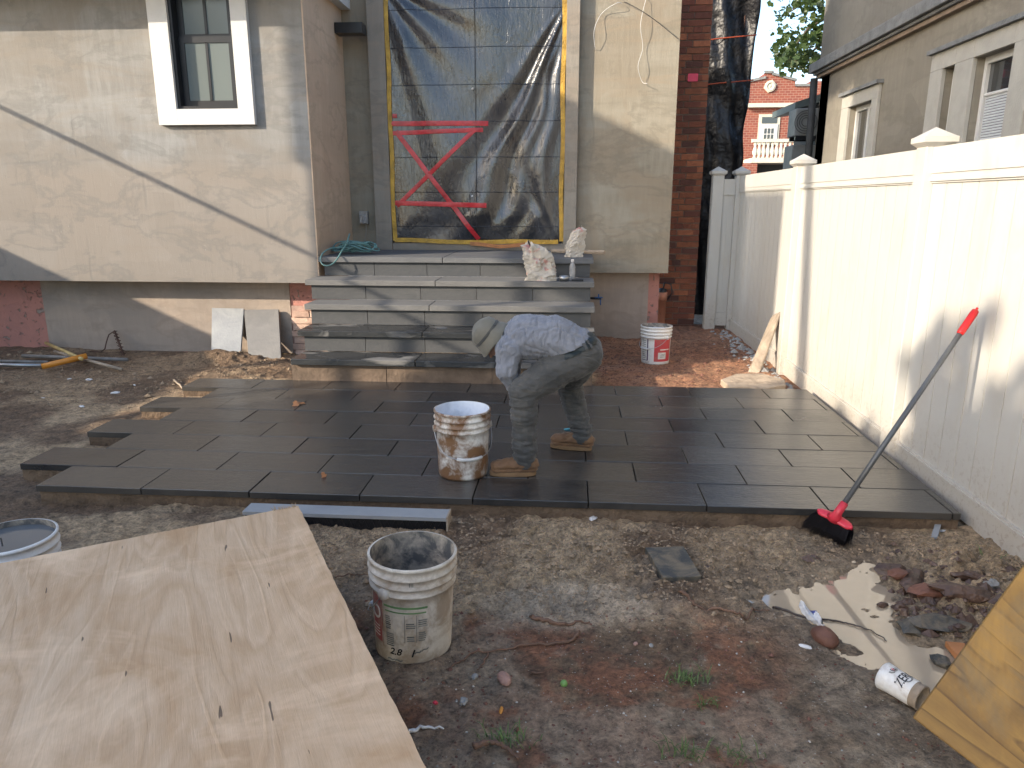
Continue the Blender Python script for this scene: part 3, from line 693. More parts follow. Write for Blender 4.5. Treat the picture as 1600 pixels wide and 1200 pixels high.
# outlet box, spigot, wires, clay pipe
t = thing('outlet_box', (-2.30, 8.28, 1.32), 'small grey outdoor outlet box with dangling wire on the wall left of the doorway', 'outlet box')
mb = MB(); mb.box(-2.345, -2.25, 8.235, 8.301, 1.30, 1.44); mk('housing', mb, M['rock_grey'], t, bevel=.006)
mb = MB(); mb.box(-2.335, -2.26, 8.222, 8.234, 1.31, 1.40); mk('cover', mb, M['bottle'], t, bevel=.004)
mb = MB(); mb.tube([(-2.27, 8.23, 1.31), (-2.265, 8.21, 1.22), (-2.28, 8.19, 1.13), (-2.25, 8.16, 1.04)], .004, 6); mk('wire', mb, M['pipe'], t)
t = thing('hose_tap', (.23, 8.48, .52), 'blue wall tap sticking out beside the right end of the steps', 'tap')
p = at(935, 466, Y=8.3)
mb = MB(); mb.tube([(p.x - .12, 8.495, p.z), (p.x - .1, 8.3, p.z), (p.x + .03, 8.27, p.z)], .013, 8); mk('pipe', mb, M['black'], t, True)
mb = MB(); mb.tube([(p.x, 8.27, p.z), (p.x, 8.26, p.z + .05)], .008, 8); mb.tube([(p.x - .04, 8.26, p.z + .012), (p.x + .045, 8.26, p.z + .012)], .008, 8); mb.tube([(p.x + .02, 8.27, p.z), (p.x + .024, 8.25, p.z - .07)], .007, 8); mk('valve', mb, M['blueplastic'], t, True)
t = thing('clay_pipe', (1.06, 8.9, 0), 'terracotta drain pipe standing at the house corner behind the red label bucket', 'pipe')
mb = MB(); mb.lathe([(.05, -.1), (.05, .40), (.062, .40), (.062, .50), (.045, .50)], 20, Matrix.Translation((1.10, 8.85, 0))); mk('pipe', mb, M['clay'], t, True)
mb = MB(); mb.tube([(1.10, 8.82, .52), (1.12, 8.80, .62), (1.19, 8.79, .60), (1.21, 8.8, .5), (1.16, 8.8, .42)], .009, 6); mb.lathe([(.05, .5), (.05, .54), (.0, .55)], 16, Matrix.Translation((1.10, 8.85, 0))); mk('cable_loop', mb, M['black'], t, True)
for nm, pts, lab in (('loose_wire', [(930, 78), (928, 50), (940, 22), (962, 8), (972, 6)], 'thin pale wire curling out of the right wall near its top left'),
                     ('loose_wire', [(1010, -5), (1000, 40), (1004, 75), (996, 105), (1003, 128), (1010, 132)], 'long wavy white wire hanging down the upper right wall'),
                     ('loose_wire', [(975, 3), (1010, 25), (1060, 62)], 'stiff straight wire running right across the upper right wall')):
    mb = MB(); P = [at(a, b, Y=8.29) + Vector((0, -.05 * (i % 2) - .02, 0)) for i, (a, b) in enumerate(pts)]
    # smooth path
    Q = []
    for i in range(len(P) - 1):
        p0, p1, p2, p3 = P[max(i - 1, 0)], P[i], P[i + 1], P[min(i + 2, len(P) - 1)]
        for s_ in range(6):
            u = s_ / 6; Q.append(.5 * ((2 * p1) + (p2 - p0) * u + (2 * p0 - 5 * p1 + 4 * p2 - p3) * u * u + (3 * p1 - p0 - 3 * p2 + p3) * u ** 3))
    Q.append(P[-1]); Q[0].y = 8.30; mb.tube(Q, .0028, 5)
    mk(nm, mb, M['white'] if 'white' in lab or 'pale' in lab else M['black'], label=lab, cat='wire', loc=P[0], group=None)

# ---------------------------------------------------------------- plastic sheet on the doorway
sheet = thing('plastic_sheet', (-1.02, 8.22, 1.1), 'black plastic film taped over the doorway, creased, with red tape marks', 'plastic sheet')
def sheety(x, z):
    # folds fanning out from the top corners
    u = (x + 1.97) / 1.89; v = (z - 1.1) / 2.6
    a = math.atan2(3.75 - z, x + 2.05); b = math.atan2(3.6 - z, -.02 - x); c = math.atan2(z - 1.0, -.1 - x)
    y = .018 * math.sin(a * 15) * max(0, 1 - 1.3 * u) + .032 * math.sin(b * 25 + 1.3 + .6 * math.sin(z * 4)) * math.exp(-((b - 1.14) / .20) ** 2) + .018 * math.sin(b * 43 + math.sin(z * 7)) * math.exp(-((b - 1.3) / .2) ** 2)
    y += .012 * math.sin(u * 9 + math.sin(v * 5) * 1.5) + .010 * math.sin(c * 19) * math.exp(-((c - 1.2) / .2) ** 2)
    e = min(1, min(u, 1 - u) * 9, v * 9); return 8.235 - .030 * e + y * max(0, e)
NX, NZ = 110, 130; mb = MB()
mb.grid([[(x, sheety(x, z), z + (0.012 * math.sin(x * 5.0) if j == 0 else 0)) for x in np.linspace(-1.955, -.09, NX)] for j, z in enumerate(np.linspace(1.105, 3.7, NZ))])
so = mk('film', mb, M['sheet'], sheet, True)
def tapepath(pts, wd, mat, name, par, lift=.006):
    mb = MB(); P = []
    n_ = 26
    for i in range(n_ + 1):
        u = i / n_; x = lerp(pts[0][0], pts[1][0], u); z = lerp(pts[0][1], pts[1][1], u)
        d = Vector((pts[1][0] - pts[0][0], 0, pts[1][1] - pts[0][1])).normalized(); q = Vector((-d.z, 0, d.x)) * wd / 2
        P.append([(x - q.x, sheety(x, z) - lift, z - q.z), (x, sheety(x, z) - lift - .002, z), (x + q.x, sheety(x, z) - lift, z + q.z)])
    mb.grid(P); return mk(name, mb, mat, par, True)
def sz(px, py): p = at(px, py, Y=8.21); return (p.x, p.z)
for a, b, wd in (((611, 193), (763, 193), .05), ((613, 208), (755, 203), .045), ((618, 205), (748, 374), .05), ((742, 203), (620, 322), .045), ((617, 317), (761, 321), .05)):
    tapepath((sz(*a), sz(*b)), wd, M['red_tape'], 'red_tape', sheet, random.uniform(.008, .013))
tapepath((sz(613, 181), sz(620, 181)), .04, M['red_tape'], 'red_tape', sheet, .012)
for a, b in ((738, 139), (740, 306)):
    p = at(a, b, Y=8.19); mb = MB(); mb.rock((p.x, 8.195, p.z), .022, a, 1, .3, (1.4, .4, .7)); mk('white_scrap', mb, M['wrapper'], sheet)
mb = MB(); mb.grid([[(lerp(-1.973, -1.925, u) + .006 * math.sin(z * 7), 8.222 - .002 * u, z) for u in (0, .5, 1)] for z in np.linspace(1.12, 3.7, 40)])
mk('yellow_tape', mb, M['yellow_tape'], sheet)
mb = MB(); mb.grid([[(lerp(-.125, -.078, u) + .007 * math.sin(z * 6 + 1), 8.222, z) for u in (0, .5, 1)] for z in np.linspace(1.12, 3.7, 40)])
mk('yellow_tape', mb, M['yellow_tape'], sheet)
mb = MB(); mb.grid([[(x, 8.212 + .006 * math.sin(x * 9), lerp(1.098, 1.145, u) + .018 * math.exp(-((x + .9) / .3) ** 2) * -1 + .008 * math.sin(x * 6)) for u in (0, .5, 1)] for x in np.linspace(-1.95, -.13, 50)])
mk('yellow_tape', mb, M['yellow_tape'], sheet)
mb = MB(); mb.grid([[(x, 8.19 - .02 * math.sin((x + 1.05) * 5), lerp(1.075, 1.115, u) - .03 * math.exp(-((x + .75) / .2) ** 2)) for u in (0, 1)] for x in np.linspace(-1.1, -.45, 20)])
mk('loose_tape_end', mb, M['orange_wood'], sheet)

# ---------------------------------------------------------------- fence
fence = thing('vinyl_fence', (1.99, 4.44, 0), 'tall white vinyl privacy fence running along the right side', 'fence')
PY = [9.20, 6.82, 4.44, 2.06, -.32]
postme = MB(); postme.box(-.064, .064, -.064, .064, -.1, 1.84)
pm = postme.mesh('post'); pm.materials.append(M['vinyl'])
cap = MB(); cap.lathe([(.09, 0), (.125, .022), (.125, .05), (.11, .055), (.0, .105)], 4, Matrix.Rotation(math.radians(45), 4, 'Z')); cap.lathe([(.0, -.001), (.09, 0)], 4, Matrix.Rotation(math.radians(45), 4, 'Z'))
cm = cap.mesh('post_cap'); cm.materials.append(M['vinyl'])
def post(x, y, par):
    o = inst('post', pm, par, (x, y, 0)); m = o.modifiers.new('bevel', 'BEVEL'); m.width = .006; m.segments = 2
    c_ = bpy.data.objects.new('post_cap', cm); C.objects.link(c_); c_.parent = o; c_.location = (0, 0, 1.84)
    m = c_.modifiers.new('bevel', 'BEVEL'); m.width = .004; m.segments = 2
    return o
FX = 1.998
for y in PY: post(FX, y, fence)
bw = (2.38 - .128) / 14
bmb = MB(); bmb.box(-.011, .011, .004, bw - .004, 0, 1.50); bmb.box(-.007, .007, -.004, .0045, 0, 1.50); bmb.box(-.0065, .0065, bw - .0045, bw - .0041, 0, 1.5)
bm_ = bmb.mesh('board'); bm_.materials.append(M['vinyl'])
rmb = MB()
rb = MB(); rb.box(-.024, .024, 0, 2.252, 0, .125); rb.box(-.030, .030, 0, 2.252, .125, .140); rb.box(-.024, .024, 0, 2.252, .140, .152); rbm = rb.mesh('bottom_rail'); rbm.materials.append(M['vinyl'])
rt = MB(); rt.box(-.026, .026, 0, 2.252, 0.052, .19); rt.box(-.020, .020, 0, 2.252, .026, .052); rt.box(-.027, .027, 0, 2.252, .010, .026); rt.box(-.018, .018, 0, 2.252, 0, .010); rtm = rt.mesh('top_rail'); rtm.materials.append(M['vinyl'])
for i in range(4):
    y0 = PY[i + 1] + .064
    for k in range(14): inst('board', bm_, fence, (FX + .002, y0 + k * bw, .150))
    inst('bottom_rail', rbm, fence, (FX, y0, .004)); inst('top_rail', rtm, fence, (FX, y0, 1.645))
# gate between fence and house, facing the camera
gate = thing('vinyl_gate', (1.73, 9.2, 0), 'narrow white vinyl panel and post filling the gap beside the brick wall', 'fence panel')
post(1.73, 9.2, gate)
mb = MB(); mb.box(1.795, 1.86, 9.18, 9.21, .12, 1.62); mk('board', mb, M['vinyl'], gate)
mb = MB(); mb.box(1.861, 1.933, 9.18, 9.21, .12, 1.62); mk('board', mb, M['vinyl'], gate)
mb = MB(); mb.box(1.795, 1.933, 9.16, 9.22, 1.62, 1.80); mk('top_rail', mb, M['vinyl'], gate)
mb = MB(); mb.box(1.795, 1.933, 9.16, 9.22, .06, .22); mk('bottom_rail', mb, M['vinyl'], gate)

# ---------------------------------------------------------------- stucco neighbour on the right
nb = thing('stucco_house', (3.0, 8, 0), 'greige stucco house with white windows rising behind the white fence', 'house')
NXF = 3.0
def wallx(mb, y0, y1, z0, z1, holes, x0, x1):
    ys = sorted({y0, y1, *[h[0] for h in holes], *[h[1] for h in holes]}); zs = sorted({z0, z1, *[h[2] for h in holes], *[h[3] for h in holes]})
    for a, b in zip(ys[:-1], ys[1:]):
        for c_, d in zip(zs[:-1], zs[1:]):
            if any(h[0] <= a and b <= h[1] and h[2] <= c_ and d <= h[3] for h in holes): continue
            mb.box(x0, x1, a, b, c_, d)
W1 = (8.05, 8.70, .95, 2.53); W2 = (6.42, 6.62, .9, 2.585); W3 = (5.62, 6.15, .9, 2.585)
mb = MB(); wallx(mb, -2, 9.8, -.2, 2.99, [W1, W2, W3], NXF, NXF + .3); mb.box(NXF, 9, 9.5, 9.79, -.2, 2.99); mk('lower_wall', mb, M['nwall'], nb)
mb = MB(); mb.box(NXF - .03, NXF + .3, -2, 9.83, 3.17, 4.7); mb.box(NXF + .3, 9, 9.5, 9.83, 3.17, 4.7); mk('upper_wall', mb, M['nwall_up'], nb)
mb = MB(); mb.box(NXF - .12, NXF + .3, -2, 9.95, 3.06, 3.169); mb.box(NXF - .08, NXF + .3, -2, 9.90, 3.03, 3.059); mk('cornice', mb, M['ncorn'], nb, bevel=.008)
mb = MB(); mb.box(NXF - .05, NXF + .3, -2, 9.86, 2.991, 3.029); mk('cornice_band', mb, M['ncorn2'], nb)
def nwindow(W, blind=0, mull=True):
    y0, y1, z0, z1 = W
    wo = bpy.data.objects.new('window', None); C.objects.link(wo); wo.parent = nb; wo.location = Vector((NXF, y0, z0)) - wl(nb)
    mb = MB(); x0, x1 = NXF + .055, NXF + .095
    mb.box(x0, x1, y0, y0 + .04, z0, z1); mb.box(x0, x1, y1 - .04, y1, z0, z1); mb.box(x0, x1, y0 + .04, y1 - .04, z1 - .05, z1); mb.box(x0, x1, y0 + .04, y1 - .04, z0, z0 + .05)
    zm = lerp(z0, z1, .62) if y1 - y0 > .3 else lerp(z0, z1, .55); mb.box(x0 - .01, x1, y0 + .04, y1 - .04, zm - .02, zm + .02)
    if mull: mb.box(x0 + .002, x1, lerp(y0, y1, .45) - .025, lerp(y0, y1, .45) + .025, z0 + .05, z1 - .05)
    mk('frame', mb, M['nframe'], wo)
    mb = MB(); mb.box(NXF + .080, NXF + .085, y0 + .04, y1 - .04, z0 + .05, zm - .02); mk('pane', mb, M['glass2'], wo)
    mb = MB(); mb.box(NXF + .080, NXF + .085, y0 + .04, y1 - .04, zm + .02, z1 - .05); mk('pane', mb, M['glass2'], wo)
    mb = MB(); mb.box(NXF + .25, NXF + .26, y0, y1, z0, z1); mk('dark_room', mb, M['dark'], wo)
    return wo, zm
w1o, _ = nwindow(W1); nwindow(W2, mull=False); w3o, zm = nwindow(W3, mull=False)
for i in range(17):
    mb = MB(); mb.box(NXF + .071, NXF + .076, W3[0] + .05, W3[1] - .05, zm + .03 + i * .0195, zm + .045 + i * .0195); mk('blind_slat', mb, M['blind'], w3o)
mb = MB(); mb.tube([(NXF + .068, W3[0] + .05, zm + .37), (NXF + .068, W3[1] - .05, zm + .37)], .013, 6); mk('blind_rail', mb, M['white'], w3o)
# surrounds
def surround(y0, y1, z1, hole_list, name):
    mb = MB(); wallx(mb, y0, y1, .7, z1, hole_list, NXF - .035, NXF - .001); mk('window_surround', mb, M['ntrim'], nb, bevel=.004)
    mb = MB(); mb.box(NXF - .07, NXF - .001, y0 - .03, y1 + .03, z1 + .001, z1 + .035); mk('hood_mould', mb, M['ncorn'], nb)
surround(7.90, 8.90, 2.66, [W1], 'a'); surround(5.40, 6.83, 2.72, [W2, W3], 'b')
mb = MB(); mb.box(3.32, 3.6, 9.831, 11.9, -.2, 2.95); mk('rear_wall', mb, M['dark'], nb)
mb = MB(); mb.tube([(2.93, 9.86, 3.0), (2.95, 9.88, 2.2), (2.95, 9.88, 0)], .045, 8); mk('downpipe', mb, M['dark'], nb, True)
A, B = at(1224, 168, Y=11.6), at(1283, 128, Y=10.0)
mb = MB(); mb.add([(A.x, 12.2, A.z), (A.x, 11.0, A.z), (3.5, 10.0, B.z), (3.5, 12.4, B.z), (A.x, 12.2, A.z - .09), (A.x, 11.0, A.z - .09), (3.5, 10.0, B.z - .12), (3.5, 12.4, B.z - .12)], [(0, 1, 2, 3), (7, 6, 5, 4), (0, 4, 5, 1), (1, 5, 6, 2), (2, 6, 7, 3), (3, 7, 4, 0)])
mk('porch_roof', mb, M['darkroof'], nb)
t = thing('air_conditioner', (2.9, 10.6, 2.3), 'grey air conditioner condenser on a bracket at the rear of the stucco house', 'air conditioner')
p0, p1 = at(1238, 172, Y=10.8), at(1277, 214, Y=10.8)
mb = MB(); mb.box(p0.x, 3.25, 10.6, 10.95, p1.z, p0.z); mk('casing', mb, M['ac'], t, bevel=.01)
mb = MB(); cyl = Matrix.Translation((lerp(p0.x, 3.25, .45), 10.595, (p0.z + p1.z) / 2)) @ Matrix.Rotation(math.radians(90), 4, 'X')
for r in (.05, .08, .11, .14): mb.lathe([(r, 0), (r + .006, 0), (r + .006, .008), (r, .008)], 24, cyl)
mk('fan_grille', mb, M['dark'], t)
mb = MB(); mb.box(p0.x + .02, 3.31, 10.62, 10.66, p1.z - .05, p1.z - .001); mk('bracket', mb, M['black'], t); mb = MB(); mb.box(p0.x + .02, 3.31, 10.88, 10.92, p1.z - .05, p1.z - .001); mk('bracket', mb, M['black'], t)
mb = MB(); p0, p1 = at(1232, 228, Y=10.9), at(1276, 262, Y=10.9); mb.box(p0.x, 3.31, 10.7, 11.1, .0, p0.z)
mk('utility_cabinet', mb, M['ac'], label='dark grey utility cabinet below the air conditioner', cat='cabinet', bevel=.01, loc=(2.95, 10.9, .2))

# ---------------------------------------------------------------- black netting on scaffolding
nt_ = thing('scaffold_netting', (1.95, 10.6, 0), 'tall black netting wrapped round a scaffold behind the brick wall', 'netting')
mb = MB(); P = []
for j, z in enumerate(np.linspace(0.0, 7.0, 90)):
    xr = lerp(2.275, 2.36, (z - 2) / 2.1) + .012 * math.sin(z * 7)
    row = []
    for i, u in enumerate(np.linspace(0, 1, 26)):
        x = lerp(1.4, xr, u); row.append((x, 10.5 + .05 * math.sin(u * 11 + z * 1.3) + .05 * math.sin(z * 8 + u * 7) * math.sin(z * 2.1 + u * 3) + .02 * math.sin(u * 31 + z * 5), z))
    for q in (.15, .5, 1.0): row.append((xr + .01 * math.sin(z * 9 + q * 5), 10.5 + q, z))
    P.append(row)
mb.grid(P); mk('net', mb, M['netting'], nt_, True)
for z in (3.02, 3.56, 4.1):
    mb = MB(); mb.tube([(1.5, 10.44, z - .02), (1.9, 10.43, z + .02), (2.33, 10.42, z + .05)], .008, 5); mk('orange_cord', mb, M['orange_cord'], nt_)
mb = MB()
for x in (1.55, 2.2): mb.tube([(x, 10.62, 0), (x, 10.62, 7)], .024, 8)
mk('scaffold_pole', mb, M['rust'], nt_, True)

# ---------------------------------------------------------------- far brick house
FY = 45.0
fh = thing('brick_row_house', (12, FY, 0), 'distant red brick house with stepped parapet, round medallion and white balcony', 'house')
def fp(px, py): p = at(px, py, Y=FY); return (p.x, p.z)
x0 = fp(1140, 200)[0]; x1 = fp(1300, 200)[0]
out = [(x0, 0.0), (x1, 0.0), (x1, fp(1290, 128)[1]), (fp(1268, 128)[0], fp(1268, 126)[1]), (fp(1267, 133)[0], fp(1267, 135)[1]), (fp(1243, 134)[0], fp(1243, 135)[1]), (fp(1243, 127)[0], fp(1243, 127)[1]), (fp(1222, 123)[0], fp(1222, 121)[1]), (fp(1207, 116)[0], fp(1207, 117)[1]), (fp(1207, 114)[0], fp(1207, 114.5)[1]), (fp(1195, 114)[0], fp(1195, 114.5)[1]), (fp(1195, 122)[0], fp(1195, 123)[1]), (fp(1168, 129)[0], fp(1168, 129)[1]), (x0, fp(1150, 135)[1])]
dx0, dz1 = fp(1189, 183); dx1, dz0 = fp(1212, 226)
mb = MB(); nn = len(out)
mb.add([(x, FY, z) for x, z in out] + [(x, FY + 8, z) for x, z in out], [tuple(range(nn)), tuple(range(2 * nn - 1, nn - 1, -1))] + [(i, nn + i, nn + (i + 1) % nn, (i + 1) % nn) for i in range(nn)])
mk('wall', mb, M['farbrick'], fh)
mb = MB()
for i in range(4, 13):
    (xa, za), (xb, zb) = out[i], out[i + 1]
    if abs(xa - xb) < .05: continue
    mb.add([(xa + .05, FY - .1, za), (xb - .05, FY - .1, zb), (xb - .05, FY - .1, zb + .13), (xa + .05, FY - .1, za + .13), (xa, FY + .3, za), (xb, FY + .3, zb), (xb, FY + .3, zb + .13), (xa, FY + .3, za + .13)], [(0, 1, 2, 3), (3, 2, 6, 7), (0, 4, 5, 1)])
mk('coping', mb, M['ncorn'], fh)
a, b = fp(1166, 163), fp(1300, 166); mb = MB(); mb.box(a[0], b[0], FY - .35, FY - .01, b[1] - .05, a[1] + .02); mk('string_course', mb, M['farwhite'], fh)
c_ = fp(1203, 135); mb = MB(); mb.lathe([(.30, 0), (.30, .1), (.2, .14), (.12, .06), (.0, .12)], 20, Matrix.Translation((c_[0], FY - .001, c_[1])) @ Matrix.Rotation(math.radians(90), 4, 'X')); mb.box(-.2, .2, 0, .06, -.2, .2, rot=Matrix.Translation((c_[0], FY - .07, c_[1])) @ Matrix.Rotation(math.radians(45), 4, 'Y') @ Matrix.Scale(1.55, 4, (1, 0, 0)).inverted() @ Matrix.Scale(1.5, 4)); mk('medallion', mb, M['farwhite'], fh)
mb = MB(); mb.box(dx0 - .12, dx1 + .12, FY - .05, FY - .01, dz0, dz1 + .15); mk('door_surround', mb, M['farwhite'], fh)
zt = fp(1200, 193)[1]
mb = MB(); mb.box(dx0 + .05, dx1 - .05, FY - .075, FY - .055, zt, dz1); mk('transom_window', mb, M['glass2'], fh)
mb = MB(); mb.box(dx0, dx1, FY - .11, FY - .055, dz0, zt - .03); dr = mk('door', mb, M['nframe'], fh)
for i in range(3):
    for j in range(4):
        mb = MB(); xa = dx0 + .18 + i * (dx1 - dx0 - .36) / 3; za = zt - .25 - (j + 1) * .33; mb.box(xa + .03, xa + (dx1 - dx0 - .36) / 3 - .03, FY - .125, FY - .112, za + .03, za + .31); mk('pane', mb, M['glass2'], dr)
br0, br1 = fp(1163, 223), fp(1252, 223); bb = fp(1163, 250)[1]; bt = br0[1]
mb = MB(); mb.box(br0[0], br1[0], FY - 2.0, FY - 1.7, bt - .12, bt + .05); mk('balcony_rail', mb, M['farwhite'], fh)
mb = MB(); mb.box(br0[0], br1[0], FY - 2.05, FY - .1, bb - .25, bb); mk('balcony_floor', mb, M['farwhite'], fh)
mb = MB(); hh = bt - .12 - bb; mb.lathe([(.09, 0), (.12, .03 * hh), (.06, .12 * hh), (.155, .35 * hh), (.12, .5 * hh), (.06, .75 * hh), (.10, .9 * hh), (.08, hh)], 10); bl = mb.mesh('baluster', smooth=True); bl.materials.append(M['farwhite'])
nbal = 13
for i in range(nbal): inst('baluster', bl, fh, (lerp(br0[0] + .2, br1[0] - .2, i / (nbal - 1)), FY - 1.85, bb))
mb = MB(); mb.box(x0, fp(1170, 260)[0], FY - 2.0, FY - .05, 0, bb - .26); mk('porch_pier', mb, M['farbrick'], fh)
mb = MB(); mb.box(fp(1170, 260)[0], x1, FY - .06, FY - .02, 0, bb - .26); mk('dark_porch', mb, M['dark'], fh)

# ---------------------------------------------------------------- trees
def leaves(mb, pts, size, rg, droop=.3):
    V = []; F = []
    for p in pts:
        s_ = size * rg.uniform(.6, 1.25); nrm = Vector((rg.gauss(0, 1), rg.gauss(0, 1), rg.gauss(0, 1) + .8)).normalized(); u = nrm.orthogonal().normalized(); v = nrm.cross(u)
        a = rg.uniform(0, 6.28); u, v = u * math.cos(a) + v * math.sin(a), v * math.cos(a) - u * math.sin(a)
        o = len(V); P = Vector(p)
        for (a_, b_, c2) in ((0, -.5, 0), (.5, -.12, .08), (.28, .1, .02), (.3, .42, .06), (0, .62, -.06), (-.3, .42, .06), (-.28, .1, .02), (-.5, -.12, .08)):
            V.append(P + u * (a_ * s_) + v * (b_ * s_) + nrm * (c2 * s_))
        F += [(o, o + 1, o + 2, o + 6, o + 7), (o + 2, o + 3, o + 4, o + 5, o + 6)]
    mb.add(V, F)
rg = random.Random(5)
TYY = 15.0
def tp(px, py, dy=0): return at(px, py, Y=TYY + dy)
tree = thing('maple_tree', (tp(1345, 100).x, TYY, 0), 'leafy maple branches hanging down between the netting and the stucco house', 'tree')
bx = tp(1345, 100).x
limbs = [[(1345, -40), (1290, -20), (1255, 5), (1232, 20)], [(1340, 0), (1300, 20), (1262, 45), (1240, 75), (1228, 95)], [(1340, 60), (1300, 60), (1275, 75), (1258, 92), (1252, 96)]]
mb = MB(); mb.tube([(bx, TYY, 0), (bx + .05, TYY, 3), (bx - .1, TYY, 6), (bx, TYY, 9)], [.22, .18, .13, .05], 10)
pts = []
for L in limbs:
    P = [tp(x, y, rg.uniform(-.5, .5)) for x, y in L]; mb.tube([Vector((bx, TYY, P[0].z - .6))] + P, [.07, .05, .035, .022, .012, .006][:len(P) + 1], 6)
    for i in range(len(P) - 1):
        for k in range(9):
            u = rg.random(); c0 = P[i].lerp(P[i + 1], u); rr = .30 if L is not limbs[1] else .20
            if i == len(P) - 2: rr *= .75
            cc = c0 + Vector((rg.gauss(0, rr * .55), rg.gauss(0, .5), rg.gauss(0, rr * .55)))
            for _ in range(11): pts.append(cc + Vector((rg.gauss(0, .12), rg.gauss(0, .12), rg.gauss(0, .10))))
for _ in range(2600):
    while True:
        q = Vector((rg.uniform(-1, 1), rg.uniform(-1, 1), rg.uniform(-1, 1)))
        if q.length < 1: break
    pts.append(Vector((bx + .85 + q.x * 1.05, TYY + q.y * 1.4, 6.6 + q.z * 1.8)))
mk('trunk', mb, M['bark'], tree, True)
mb = MB(); leaves(mb, pts, .125, rg); mk('crown', mb, M['leaf'], tree)

# shade givers on the far left, outside the picture
gw = MB(); gw.box(-9.2, -9.0, -5.2, 8, -.2, 2.62)
mk('added_shade_wall', gw, M['mortar'], label='unseen long wall added on the left to shade the lower facade', cat='wall', loc=(-9.1, 0, 0))  # unseen wall, added to throw shade on the lower left facade
def crown(n_, fn, size, seed):
    r_ = random.Random(seed); P = []
    while len(P) < n_:
        y = r_.uniform(-10, 3.2); z = r_.uniform(2.4, 9.6); x = r_.uniform(-10.2, -8.4)
        # test in the sun's projection on the plane X=-9
        yy = y + (-9 - x) * math.tan(AZ); zz = z - (-9 - x) * math.tan(EL) / math.cos(AZ)
        if fn(yy, zz, r_): P.append((x, y, z))
    return P
prof = [(-10, 6.6), (-5, 6.35), (-4.2, 6.1), (-3.4, 6.0), (-2.9, 5.85), (-2.4, 5.35), (-1.8, 5.12), (-1, 4.85), (0, 4.5), (.9, 4.75), (1.0, 2.5)]
def f_low(y, z, r_):
    if y > .95 or y < -6.4: return False
    top = np.interp(y, [p[0] for p in prof], [p[1] for p in prof])
    d = top - z + .32 * (vnoise2(np.array(y * 2.6), np.array(z * 2.6), 5) - .5) * 2
    if d < 0: return False
    gap = vnoise2(np.array(y * 3.1), np.array(z * 3.1), 8) > .78 and z > 4.9
    return not gap and r_.random() < .25 + d * 1.2
def f_high(y, z, r_):
    lo = 7.35 if y < 1 else 8.4
    return -2.45 < y < 2.2 and lo < z < 9.6
t = thing('shade_tree', (-9.4, -4, 0), 'broad leafy tree rising over the added wall on the left', 'tree')
mb = MB(); mb.tube([(-9.5, -4, 0), (-9.45, -3.9, 3), (-9.4, -3.6, 6)], [.25, .2, .06], 10); mb.tube([(-9.45, -3.9, 2.4), (-9.4, -2, 3.8), (-9.4, 0, 4.1)], [.12, .08, .03], 8); mk('trunk', mb, M['bark'], t, True)
mb = MB(); leaves(mb, crown(10500, f_low, .3, 3), .24, random.Random(9)); mk('crown', mb, M['leaf'], t)
t = thing('added_shade_crown', (-9.6, -.3, 0), 'unseen high tree crown added on the left to shade the stucco house', 'tree')  # unseen crown, added to keep sun off the stucco house wall
mb = MB(); mb.tube([(-9.7, -1.2, 0), (-9.7, -1.2, 4.5), (-9.6, -.6, 7.6), (-9.6, -.3, 9)], [.16, .12, .09, .04], 10); mk('trunk', mb, M['bark'], t, True)
mb = MB(); leaves(mb, crown(5200, f_high, .3, 4), .27, random.Random(10)); mk('crown', mb, M['leaf'], t)
t = thing('added_shade_box', (-9.2, 1.7, 0), 'unseen box on tall posts added to shade the fence and main wall', 'shade box')  # unseen box, added for the straight shadow edges on fence and wall
mb = MB(); mb.box(-9.6, -9.0, .42, 2.75, 5.15, 6.75); mk('housing', mb, M['mortar'], t)
mb = MB()
for y in (1.0, 2.6): mb.box(-9.58, -9.5, y, y + .08, 0, 5.149)
mk('post', mb, M['bark'], t)
mb = MB(); mb.tube([(-7.0, -6, 3.3), (-7.0, 1, 3.13), (-7.0, 4.5, 3.12), (-7.0, 7.1, 3.14)], .024, 8); mk('overhead_cable', mb, M['black'], label='overhead cable running to the house from the garden', cat='cable', loc=(-7, 7.1, 3.14))

